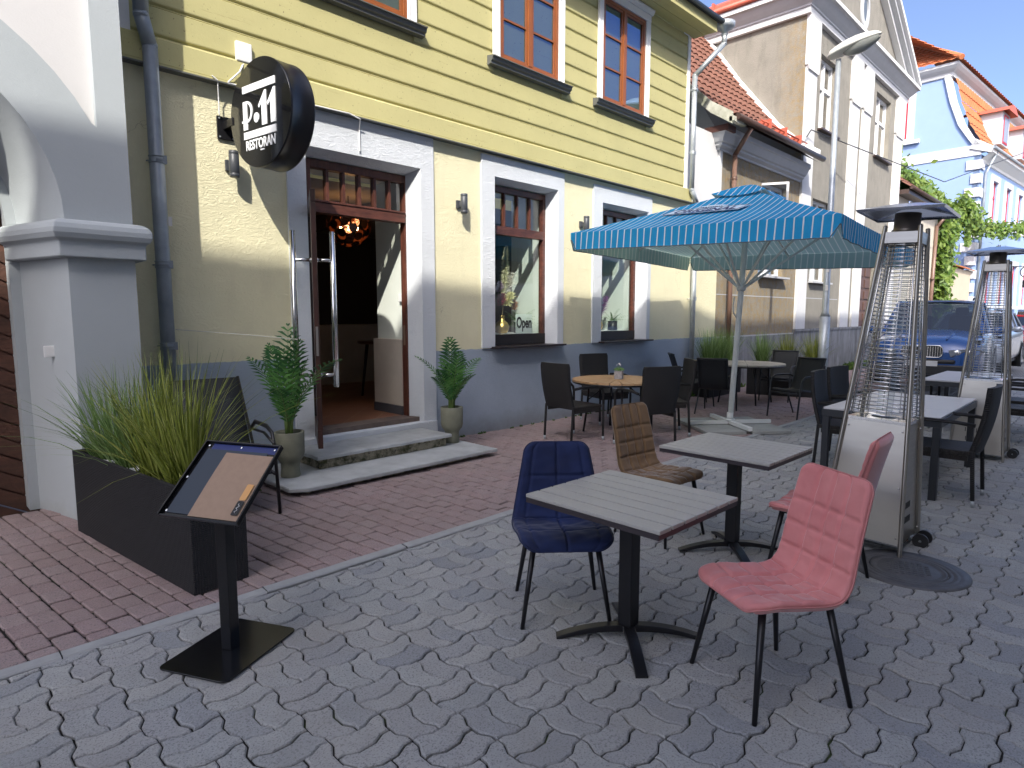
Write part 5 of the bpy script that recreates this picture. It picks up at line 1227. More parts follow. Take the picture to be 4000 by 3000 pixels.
def armchair_sling():
    t = thing('sling_armchair', 'x', 'chair'); r = .0125
    prof = [(.26,.43),(.24,.455),(.12,.44),(-.05,.415),(-.17,.41),(-.225,.45),(-.27,.56),(-.33,.72),(-.39,.90),(-.41,.93)]
    m = MB(); m.grid([[(x_, y, z-.008*(1-(x_/.23)**2)) for x_ in np.linspace(-.23,.23,7)] for y, z in prof]); so = m.build('sling', m_sling, t); md = so.modifiers.new('thick', 'SOLIDIFY'); md.thickness = .006
    for s in (-1, 1):
        x = .245*s
        a = MB(); a.tube([(x*.96,y,z) for y, z in prof], r, n=8); a.build('side_rail', m_anth, t)
        a = MB(); a.tube([(x*1.02,-.30,.62),(x*1.06,-.20,.655),(x*1.10,0,.665),(x*1.10,.16,.66),(x*1.10,.24,.62),(x*1.10,.27,.54),(x*1.08,.285,.40),(x*1.08,.33,.0)], [r*1.3]*4+[r*1.2]*3+[r], n=8); a.build('arm_and_front_leg', m_anth, t)
        a = MB(); a.tube([(x*1.0,-.14,.42),(x*1.04,-.22,.25),(x*1.08,-.36,.0)], r, n=8); a.build('leg', m_anth, t)
    a = MB(); a.tube([(-.245,-.40,.925),(.245,-.40,.925)], r*1.3, n=8); a.build('top_rail', m_anth, t); a = MB(); a.tube([(-.25,-.14,.415),(.25,-.14,.415)], r, n=8); a.build('rear_crossbar', m_anth, t); a = MB(); a.tube([(-.255,.28,.40),(.255,.28,.40)], r, n=8); a.build('front_crossbar', m_anth, t)
    return t
RA = armchair_rattan(); SL = armchair_sling(); used = set()
RA.scale = (1.1,1.1,1.08)
def place(src, x, y, rz, label, group, z=0.):
    if src.name not in used:
        used.add(src.name); o = src; o.location = (x,y,z); o.rotation_euler = (0,0,rz); o['label'] = label
    else: o = dup(src, (x,y,z), rz, label)
    o['group'] = group; return o
G1 = 'wicker armchairs on the terrace'; G2 = 'black sling armchairs'
# round table one and its chairs
C1 = (7.22, 5.06)
place(RA, 6.34, 5.12, ang(1,-.12), 'wicker armchair left of the near round wooden table, seen from the side', G1)
place(RA, 7.80, 5.68, ang(-.35,-1), 'wicker armchair against the wall behind the near round wooden table', G1)
place(RA, 6.62, 4.20, ang(.45,1), 'wicker armchair with its back to the viewer at the near round wooden table', G1)
place(RA, 7.58, 4.50, ang(-.75,.75), 'wicker armchair turned away at the right of the near round wooden table', G1)
def round_table(label, cx, cy, R, teak, legs):
    t = thing('round_table', label, 'table', (cx,cy,0), .2, 'round terrace tables'); n = 24
    mt = teak
    m = MB()
    for k in range(n):
        a0 = 2*pi*k/n+.012; a1 = 2*pi*(k+1)/n-.012; P = [(R*.18*cos(a0+.03),R*.18*sin(a0+.03)),(R*cos(a0),R*sin(a0)),(R*cos((a0+a1)/2)*1.0,R*sin((a0+a1)/2)),(R*cos(a1),R*sin(a1)),(R*.18*cos(a1-.03),R*.18*sin(a1-.03))]
        m.prism(P, .715, .74, 'xy')
    m.prism([(R*.17*cos(a),R*.17*sin(a)) for a in np.linspace(0,2*pi,25)[:-1]], .715, .739, 'xy'); m.build('tabletop', mt, t)
    m = MB(); m.lathe([(R-.03,.690),(R-.005,.690),(R+.002,.7),(R+.002,.714),(R-.03,.714)], n=40); m.b(-R+.03,R-.03,-.02,.02,.69,.713); m.b(-.02,.02,-R+.03,R-.03,.688,.7125); m.build('ring_frame', m_blackm, t)
    for k in range(4):
        a = pi/2*k+.6; l = MB(); l.tube([(R*.62*cos(a),R*.62*sin(a),.69),(R*.66*cos(a),R*.66*sin(a),.35),(R*.74*cos(a),R*.74*sin(a),0)], .0155, n=9); l.build('leg', m_blackm, t)
        l = MB(); l.tube([(R*.64*cos(a),R*.64*sin(a),.45),(R*.2*cos(a+.5),R*.2*sin(a+.5),.69)], .009, n=7); l.build('brace', m_blackm, t)
    return t
m_teak = mat('warm_teak_slats', (.52,.33,.17), .55, var=.25, vscale=9, hook=grain((6,6,6),(.40,.24,.11)))
m_grtop = mat('pale_laminate_top', (.46,.42,.35), .5, var=.1, vscale=4)
round_table('near round table with radial teak slats and a small flower pot', C1[0], C1[1], .62, m_teak, 4)
t = thing('flower_pot', 'small square mottled concrete pot with green plant and tiny white flowers on round table', 'flower pot', (C1[0]+.02,C1[1]-.02,.7405), .4)
m = MB(); m.b(-.055,.055,-.055,.055,0,.115); m.build('pot', mat('mottled_concrete_pot', (.42,.40,.40), .85, var=.45, vscale=22, bump=.3), t, bev=.006)
rnd = random.Random(9); m = MB()
for k in range(420):
    a = rnd.random()*6.28; r_ = .075*sqrt(rnd.random()); p = Vector((r_*cos(a), r_*sin(a), .12+rnd.random()*.06*(1.2-r_/.08))); d = Vector((rnd.gauss(0,1),rnd.gauss(0,1),rnd.random()*1.5)).normalized()*.013; e_ = d.orthogonal().normalized()*.004
    m.add([tuple(p-e_),tuple(p+d),tuple(p+e_)], [(0,1,2)])
m.build('leaves', leafmat('small_leaves', (.10,.22,.04), (.25,.42,.12)), t)
m = MB()
for k in range(7): a = rnd.random()*6.28; r_ = .05*rnd.random()+.01; m.ball((r_*cos(a)*1.3, r_*sin(a)*1.3, .185+rnd.random()*.03), .008, 6, 4)
m.build('flowers', mat('white_petals', (.75,.7,.72), .6), t)
# second round table and sling chairs
C2 = (11.35, 5.05)
round_table('far round table with a pale top among black sling chairs, behind the umbrella pole', C2[0], C2[1], .68, m_grtop, 4)
place(SL, 10.40, 5.62, ang(.7,-.8), 'sling armchair nearest the downpipe, by the far round table', G2)
place(SL, 9.80, 4.85, ang(1,.25), 'sling armchair with its back to the viewer, left of the umbrella pole', G2)
place(SL, 12.15, 4.75, ang(-1,-.12), 'sling armchair behind the far round table, in front of the back planters', G2)
place(SL, 10.32, 3.76, ang(-1,.24), 'sling armchair in profile at the right of the far round table', G2)
# planters at the back
GP = 'planters at the back of the terrace'
PB = planter_box('planter_box', 'black planter with olive grasses behind the far round table, at the right', 12.95, 4.92, .42, 1.45, .64, radians(14), GP)
pebb = MB(); pebbles(pebb, -.17,.17,-.68,.68,.59,180,random.Random(2),.016); pebb.build('pebbles', m_pebble, PB)
PC = planter_box('planter_box', 'black planter with green grasses against the wall, behind the umbrella pole', 12.1, 5.98, 1.4, .36, .62, radians(0), GP)
GB = 'grasses in the back planters'; c14, s14 = cos(radians(14)), sin(radians(14))
for k, dy in enumerate((.48, .0, -.48)): grass_clump(('pale green grass at the wall end of the right back planter','bushy olive grass in the middle of the right back planter','olive grass over white pebbles at the street end of the right back planter')[k], 12.95-dy*s14, 4.92+dy*c14, .54, m_gr if k == 0 else m_gy, 330, .78, .34, 40+k, GB, .10, 0, .005)
for k, dx in enumerate((-.42, 0, .42)): grass_clump(('dark green grass nearest the yellow house corner in the wall planter','dark green grass in the middle of the wall planter','dark green grass at the right end of the wall planter')[k], 12.1+dx, 5.98, .52, m_gr, 330, .88, .26, 50+k, GB, .09, 0, .005)
# ------------------------------------------------------------------ rectangular terrace tables with wicker chairs
m_ceram = mat('pale_grey_tabletop_panels', (.58,.57,.57), .3, var=.06, vscale=3)
def rect_table(label, x0, x1, y0, y1, npan):
    cx, cy = (x0+x1)/2, (y0+y1)/2; wx, wy = x1-x0, y1-y0; t = thing('rectangular_table', label, 'table', (cx,cy,0), 0, 'rectangular terrace tables')
    for k in range(npan):
        m = MB(); a = -wx/2+wx*k/npan; m.b(a+.003,a+wx/npan-.003,-wy/2+.012,wy/2-.012,.722,.742); m.build('top_panel', m_ceram, t, bev=.003)
    m = MB(); m.wall(-wx/2,wx/2,-wy/2,wy/2,[(-wx/2+.05,wx/2-.05,-wy/2+.05,wy/2-.05)],0,1); m.v = [(a,c,.655+b_*.066) for a,b_,c in m.v]; m.b(-wx/2,-wx/2+.0,0,0,0,0); m.build('apron', m_anth, t, bev=.003)
    for sx in (-1,1):
        for sy in (-1,1): m = MB(); m.b(sx*(wx/2-.035)-.03,sx*(wx/2-.035)+.03,sy*(wy/2-.035)-.03,sy*(wy/2-.035)+.03,0,.654); m.build('leg', m_anth, t, bev=.004)
    return t
rect_table('grey panelled terrace table with anthracite legs behind the nearer heater', 6.42, 8.2, 1.10, 2.08, 3)
rect_table('second grey panelled terrace table, in front of the parked blue car', 10.2, 12.0, 1.2, 2.05, 3)
place(RA, 7.24, 2.06, ang(.08,-1), 'wicker armchair behind the grey table, left of the nearer heater', G1)
place(RA, 7.93, 2.10, ang(-.1,-1), 'second wicker armchair behind the grey table, further from the viewer', G1)
place(RA, 6.70, 1.12, ang(0,1), 'wicker armchair on the near side of the grey table between the heaters', G1)
place(RA, 10.9, 2.25, ang(0,-1), 'wicker armchair in front of the blue car bumper, behind the second grey table', G1)
place(RA, 10.1, .95, ang(0,1), 'wicker armchair right of the further heater at the right edge', G1)
place(RA, 11.0, .98, ang(.05,1), 'wicker armchair beyond the further heater, furthest at the right edge', G1)
# dark folded lounge chair behind the long planter
t = thing('lounge_chair', 'black reclining chair folded against the wall behind the long planter', 'chair', (1.95,5.25,0), ang(-.10,-1))
m = MB(); m.grid([[(x_, y, z) for x_ in np.linspace(-.27,.27,5)] for y, z in ((.32,.34),(.1,.36),(-.12,.36),(-.25,.50),(-.42,.80),(-.56,1.06))]); so = m.build('sling', m_sling, t); md = so.modifiers.new('thick','SOLIDIFY'); md.thickness = .02
for s in (-1,1):
    a = MB(); a.tube([(s*.30,-.34,.60),(s*.31,-.2,.70),(s*.31,.1,.70),(s*.31,.22,.66),(s*.31,.27,.55),(s*.31,.34,0)], .02, n=9, sx=.7); a.build('arm_and_leg', m_blackm, t)
    a = MB(); a.tube([(s*.285,.33,.34),(s*.285,-.12,.36),(s*.285,-.57,1.07)], .014, n=8); a.build('side_rail', m_blackm, t)
    a = MB(); a.tube([(s*.30,.30,.58),(s*.30,.05,.64),(s*.3,-.22,.63)], .012, n=8); a.build('lower_arm_rail', m_blackm, t)
    a = MB(); a.tube([(s*.29,0,.36),(s*.30,-.38,0)], .015, n=8); a.build('leg', m_blackm, t)
# ------------------------------------------------------------------ umbrella
def umbrella():
    rz = 2.449-pi/4-radians(4); t = thing('parasol', 'large square blue parasol with thin white stripes on a white pole', 'parasol', (8.65,4.06,0), rz)
    W_ = 1.75; ZR, ZP = 2.665, 3.36; VH = .235
    def stripes(ax):
        def f(N):
            v = sep(N, ax); fr_ = N.math('FRACT', N.math('ADD', N.math('MULTIPLY', v, 1/.098), 50.5)); d = N.math('ABSOLUTE', N.math('SUBTRACT', fr_, .5))
            k = N.ramp(d, .085, .066); g_ = N.new('ShaderNodeNewGeometry')
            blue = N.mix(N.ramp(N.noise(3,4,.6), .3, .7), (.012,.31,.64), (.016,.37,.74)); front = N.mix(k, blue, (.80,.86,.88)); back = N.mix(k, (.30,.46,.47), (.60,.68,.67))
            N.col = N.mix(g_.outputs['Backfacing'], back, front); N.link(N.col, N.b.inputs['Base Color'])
            tr = N.new('ShaderNodeBsdfTranslucent'); N.link(N.col, tr.inputs[0]); mx = N.new('ShaderNodeMixShader'); mx.inputs[0].default_value = .34
            out = N.n['Material Output']; N.link(N.b.outputs[0], mx.inputs[1]); N.link(tr.outputs[0], mx.inputs[2]); N.link(mx.outputs[0], out.inputs[0])
            w_ = N.noise(2.2, 4, .6, None, 1.2); N.h = w_
        return f
    ms = [mat('striped_canvas_x', (.01,.2,.5), .75, bump=.5, bdist=.03, bscale=3, hook=stripes(0)), mat('striped_canvas_y', (.01,.2,.5), .75, bump=.5, bdist=.03, bscale=3, hook=stripes(1))]
    def face(k, s, tt):
        # s in [-1,1] along the edge, tt 0 apex ring .. 1 rim
        r = .10+(W_-.10)*tt; p = Vector((r, s*r, 0)); sag = .05*(1-s*s)*sin(pi*min(1,tt))*.7
        edge = .0 if abs(s) > .999 else 0
        p.z = ZP-(ZP-ZR)*(tt**.93)-sag; p.x -= .10*(1-s*s)*tt*tt*.35
        return Matrix.Rotation(pi/2*k, 3, 'Z') @ p
    m = MB()
    for k in range(4):
        m.m = 1 if k % 2 == 0 else 0
        m.grid([[tuple(face(k, s, tt)) for s in np.linspace(-1,1,25)] for tt in np.linspace(0,1,14)])
        # valance
        rows = []
        for q in (0, .33, .66, 1):
            row = []
            for s in np.linspace(-1,1,49):
                e = min(1, (1-abs(s))*W_/.10); drop = VH*(1 if q < 1 else 1)*q*(.35+.65*min(1, max(0,(1-abs(s))*W_/.05)))
                p = Vector((W_-.035*(1-s*s)+.012*sin(s*22+k)*q+.006, s*W_, ZR-drop)); row.append(tuple(Matrix.Rotation(pi/2*k,3,'Z') @ p))
            rows.append(row)
        m.grid(rows)
    # upward faces need outward normals
    m.build('canopy', ms, t)
    c = MB()
    for k in range(4):
        c.m = 1 if k % 2 == 0 else 0; rows = []
        for tt in np.linspace(0,1,6):
            r = .02+.36*tt; rows.append([tuple(Matrix.Rotation(pi/2*k,3,'Z') @ Vector((r, s*r, ZP+.085-.17*tt**1.2-.03*(1-s*s)*tt*(1 if tt > .6 else .3)+.02*abs(s)**3*tt))) for s in np.linspace(-1,1,13)])
        c.grid(rows)
    c.build('vent_cap', ms, t)
    # hem
    h = MB()
    for k in range(4): h.tube([tuple(Matrix.Rotation(pi/2*k,3,'Z') @ Vector((W_-.035*(1-s*s)+.012*sin(s*22+k)+.006, s*W_*.995, ZR-VH-.002+ (0 if abs(s)<.97 else .14*(abs(s)-.97)/.03)))) for s in np.linspace(-1,1,40)], .006, n=5)
    h.build('hem', mat('grey_hem', (.10,.13,.15), .8), t)
    p = MB(); p.tube([(0,0,.05),(0,0,2.1),(0,0,ZP-.02)], .038, n=16)
    for k in range(8): a = pi/4*k; p.b(.037*cos(a)-.003,.037*cos(a)+.003,.037*sin(a)-.003,.037*sin(a)+.003,.06,2.05)
    p.build('pole', m_wpaint, t)
    hb = MB(); hb.lathe([(.04,-.05),(.055,-.045),(.068,0),(.068,.02),(.04,.03)], (0,0,2.02), 20); hb.lathe([(.034,-.02),(.055,-.02),(.055,.03),(.034,.03)], (0,0,ZP-.1), 20); hb.build('hub', m_wpaint, t)
    for k in range(8):
        a = pi/4*k; R_ = W_/max(abs(cos(a)),abs(sin(a)))*.985; d = Vector((cos(a), sin(a), 0)); z1 = ZR-.02-(0 if k % 2 else .03)
        r_ = MB(); r_.bar(tuple(d*.05+Vector((0,0,ZP-.08))), tuple(d*R_+Vector((0,0,z1))), .018, .028); ro = r_.build('rib', m_wpaint, t)
        s_ = MB(); mid = (d*.05+Vector((0,0,ZP-.08))).lerp(d*R_+Vector((0,0,z1)), .52); s_.bar(tuple(d*.055+Vector((0,0,2.03))), tuple(mid-Vector((0,0,.015))), .02, .03); s_.build('strut', m_wpaint, ro)
    cr = MB(); cr.tube([(.045,.02,1.62),(.055,.07,1.66),(.055,.10,1.75),(.055,.08,1.88)], .009, n=7); cr.tube([(0,0,1.6),(.045,.02,1.62)], .02, n=10); cr.build('crank', m_wpaint, t)
    st_ = MB(); st_.tube([(.0,-.04,1.25),(.05,-.05,1.22),(.06,-.05,1.0),(.055,-.05,.93)], .006, n=5); st_.build('strap', mat('grey_strap', (.3,.32,.32), .8), t)
    # badge on the side that faces the street corner: choose face whose outward normal points to the viewer
    k = BF; Rm = Matrix.Rotation(pi/2*k, 4, 'Z'); tm = .53
    P0 = face(0, 0, tm); Pu = face(0, 0, tm-.12); Pr = face(0, .12, tm)
    upv = (Pu-P0).normalized(); rt = Vector((0,1,0)); n = rt.cross(upv).normalized()
    if n.z < 0: n = -n
    T = Rm @ frame_T(tuple(P0+n*.03+rt*(-.16)), rt, upv)
    m_badge = mat('pale_blue_print', (.50,.64,.76), .75); m_navy = mat('navy_print', (.02,.035,.12), .75)
    b_ = MB(); b_.T = T; b_.prism([(-.58,-.11),(.50,-.11),(.58,.12),(-.50,.12)], 0, .004, 'xy'); b_.prism([(.02+.24*cos(a), .12+.13*sin(a)) for a in np.linspace(0,pi,16)], 0, .0038, 'xy'); b_.build('printed_badge', m_badge, t)
    b_ = MB(); b_.T = T
    for (x0,y0,x1,y1) in ((-.56,-.098,.485,-.098),(.485,-.098,.56,.108),(.56,.108,-.485,.108),(-.485,.108,-.56,-.098)): b_.bar((x0,y0,.006),(x1,y1,.006),.008,.002)
    b_.build('badge_outline', m_navy, t)
    text_obj('lettering_original', 'ORIGINAL', .20, m_navy, T @ Matrix.Translation((.0,-.01,.0055)), t, .001, sx=.95, bold=.006, shear=.15)
    text_obj('lettering_small', 'HARTWALL', .055, m_navy, T @ Matrix.Translation((.02,.135,.0055)), t, .001, sx=1.2, bold=.001)
    text_obj('lettering_script', 'Long Drink', .07, mat('mid_blue_print', (.06,.16,.42), .75), T @ Matrix.Translation((-.06,-.082,.0055)), t, .001, sx=1.3, shear=.4)
    # base cross and slabs
    b_ = MB()
    for k2 in range(2):
        b_.T = Matrix.Rotation(CRA+pi/2*k2, 4, 'Z'); b_.b(-.62,.62,-.03,.03,.055+.001*k2,.105+.001*k2) if k2 == 0 else (b_.b(-.62,-.0305,-.03,.03,.055,.105), b_.b(.0305,.62,-.03,.03,.055,.105))
    b_.T = None; b_.lathe([(.001,.125),(.075,.125),(.08,.106),(.001,.106)], n=20); b_.tube([(0,0,.125),(0,0,.22)], .045, n=16); b_.build('cross_base', m_wpaint, t)
    for k2 in range(4):
        s = MB(); s.T = Matrix.Rotation(CRA+pi/2*k2, 4, 'Z'); s.b(.04,.60,.04,.60,.004,.05); s.build('ballast_slab', m_conc, t, bev=.006)
    ax = Vector((sin(.79), cos(.79), 0)); LT = Matrix.Rotation(-rz,4,'Z') @ Matrix.Rotation(.045,4,ax) @ Matrix.Rotation(rz,4,'Z')
    for ch in kids(t):
        if not ch.name.startswith(('cross_base','ballast_slab')): ch.matrix_basis = LT @ ch.matrix_basis
BF = 1; CRA = radians(-39)-(2.449-pi/4-radians(4))
umbrella()
# ------------------------------------------------------------------ patio heaters
def heater(name, label, x, y, lean=0.):
    t = thing(name, label, 'patio heater', (x,y,0), 0, 'stainless pyramid patio heaters')
    hb, zt = .255, 2.24; ht = .105
    def half(z): return hb+(ht-hb)*z/zt
    zb0, zb1 = .07, .885
    m = MB(); a, c = half(zb0)-.012, half(zb1)-.012
    P = [(-a,-a,zb0),(a,-a,zb0),(a,a,zb0),(-a,a,zb0),(-c,-c,zb1),(c,-c,zb1),(c,c,zb1),(-c,c,zb1)]; m.add(P, [(0,1,5,4),(1,2,6,5),(2,3,7,6),(3,0,4,7)]); m.build('lower_panels', m_steel, t)
    m = MB(); m.b(-a,a,-a,a,zb0-.01,zb0-.001); m.b(-c-.004,c+.004,-c-.004,c+.004,zb1,zb1+.022); m.build('shelf', m_steelp, t)
    m = MB(); m.lathe([(.001,.0245),(.075,.0245),(.078,.0225)], (0,0,zb1), 24); m.build('burner_ring', m_black, t)
    # vent slots on the two visible sides
    for side in range(4):
        s = MB(); s.T = Matrix.Rotation(pi/2*side, 4, 'Z'); tilt = (hb-ht)/zt
        for r_, z in ((0,.20),(1,.30)):
            for k in range(6): 
                yy = -.03+.026*k+.01*r_; xx = -(half(z)-.012)-.0015; s.hexa([(xx-.001,yy,z),(xx-.001,yy+.007,z),(xx+.004,yy+.007,z),(xx+.004,yy,z),(xx-.001+tilt*.045,yy,z+.045),(xx-.001+tilt*.045,yy+.007,z+.045),(xx+.004+tilt*.045,yy+.007,z+.045),(xx+.004+tilt*.045,yy,z+.045)])
        s.build('vent_slots', m_black, t)
    for sx in (-1,1):
        for sy in (-1,1):
            p = MB(); h0, h1 = half(0), half(zt); p.bar((sx*h0,sy*h0,.0),(sx*h1,sy*h1,zt),.026,.026,up=(sx,-sy,0)); po = p.build('post', m_steel, t, bev=.009, seg=3)
            b_ = MB()
            for z in (.12,.46,.84,2.18): h_ = half(z); b_.ball((sx*(h_-.03),sy*h_,z),.006,8,5) ; b_.ball((sx*h_,sy*(h_-.03),z),.006,8,5)
            b_.build('bolts', m_steelp, po)
    for side in range(4):
        g_ = MB(); g_.T = Matrix.Rotation(pi/2*side, 4, 'Z'); z = zb1+.05; n = 42
        for k in range(n):
            zz = zb1+.05+(2.11-zb1-.05)*k/(n-1); h_ = half(zz)-.014; g_.tube([(-h_-.004,-h_+.006,zz),(-h_-.004,h_-.006,zz)], .0032, n=5)
        for yy in (-.94,-.33,.33,.94): g_.tube([(-half(zb1+.04)+.008,yy*(half(zb1+.04)-.02),zb1+.04),(-half(2.12)+.008,yy*(half(2.12)-.02),2.12)], .0028 if abs(yy) < .9 else .006, n=5)
        g_.build('guard_grille', m_steelp, t)
    g_ = MB(); g_.tube([(0,0,zb1+.024),(0,0,2.14)], .05, n=20, cap=False); g_.build('glass_tube', glass('heater_glass', (.93,.95,.95), 1.3), t)
    h_ = half(2.15)+.004; m = MB(); m.wall(-h_,h_,-h_,h_,[(-h_+.01,h_-.01,-h_+.01,h_-.01)],0,1); m.v = [(a_,c_,2.12+b_*.075) for a_,b_,c_ in m.v]; m.build('top_collar', m_steel, t)
    m = MB(); m.lathe([(.001,2.15),(.078,2.15),(.08,2.16),(.08,2.2),(.083,2.205),(.083,2.22),(.08,2.225),(.08,2.33),(.001,2.33)], n=24); m.build('burner_can', mat('heat_tinted_steel', (.20,.17,.14), .4, .9), t)
    m = MB(); R_ = .262; z0, z1 = 2.335, 2.39
    ring = [(R_,0,0)]; pl = [(R_*sx, R_*sy, z0) for sx, sy in ((1,1),(-1,1),(-1,-1),(1,-1))]; pi_ = [(.07*sx,.07*sy,z1) for sx,sy in ((1,1),(-1,1),(-1,-1),(1,-1))]; lo = [(R_*.97*sx, R_*.97*sy, z0-.016) for sx,sy in ((1,1),(-1,1),(-1,-1),(1,-1))]
    m.add(lo+pl+pi_, [(0,1,5,4),(1,2,6,5),(2,3,7,6),(3,0,4,7),(4,5,9,8),(5,6,10,9),(6,7,11,10),(7,4,8,11),(8,9,10,11)]); m.add([(p[0],p[1],z0-.004) for p in lo]+[(.06*sx,.06*sy,z1-.02) for sx,sy in ((1,1),(-1,1),(-1,-1),(1,-1))], [(0,4,5,1),(1,5,6,2),(2,6,7,3),(3,7,4,0),(4,7,6,5)])
    m.tube([(0,0,z1),(0,0,z1+.025)], .014, n=8); m.build('reflector', mat('bluish_polished_reflector', (.62,.66,.74), .16, 1.), t)
    # wheels on the far right side
    for yy in (-.09,.03):
        wv = MB(); wv.tube([(hb+.055,-hb-.02+yy*0-.0,.05),(hb+.055,-hb+.0,.05)], .05, n=18) if False else None
    w_ = MB(); w_.tube([(hb-.02,-hb-.045,.052),(hb-.045,-hb-.045,.052)], .05, n=20); w_.build('wheel', m_black, t); w_ = MB(); w_.tube([(hb-.145,-hb-.045,.052),(hb-.17,-hb-.045,.052)], .05, n=20); w_.build('wheel', m_black, t)
    a_ = MB(); a_.tube([(hb-.17,-hb-.045,.052),(hb-.02,-hb-.045,.052)], .009, n=8); a_.b(hb-.13,hb-.06,-hb-.045,-hb+.02,.045,.06); a_.build('axle', m_galv, t)
    t.rotation_mode = 'QUATERNION'; t.rotation_quaternion = Matrix.Rotation(radians(lean), 3, Vector((.71,.70,0))).to_quaternion()
heater('patio_heater', 'stainless steel pyramid patio heater beside the pink chairs and the manhole cover', 4.985, 1.245, 3.2)
heater('patio_heater', 'further stainless steel pyramid patio heater at the right edge, between grey tables and cars', 8.92, 1.15, 1.0)
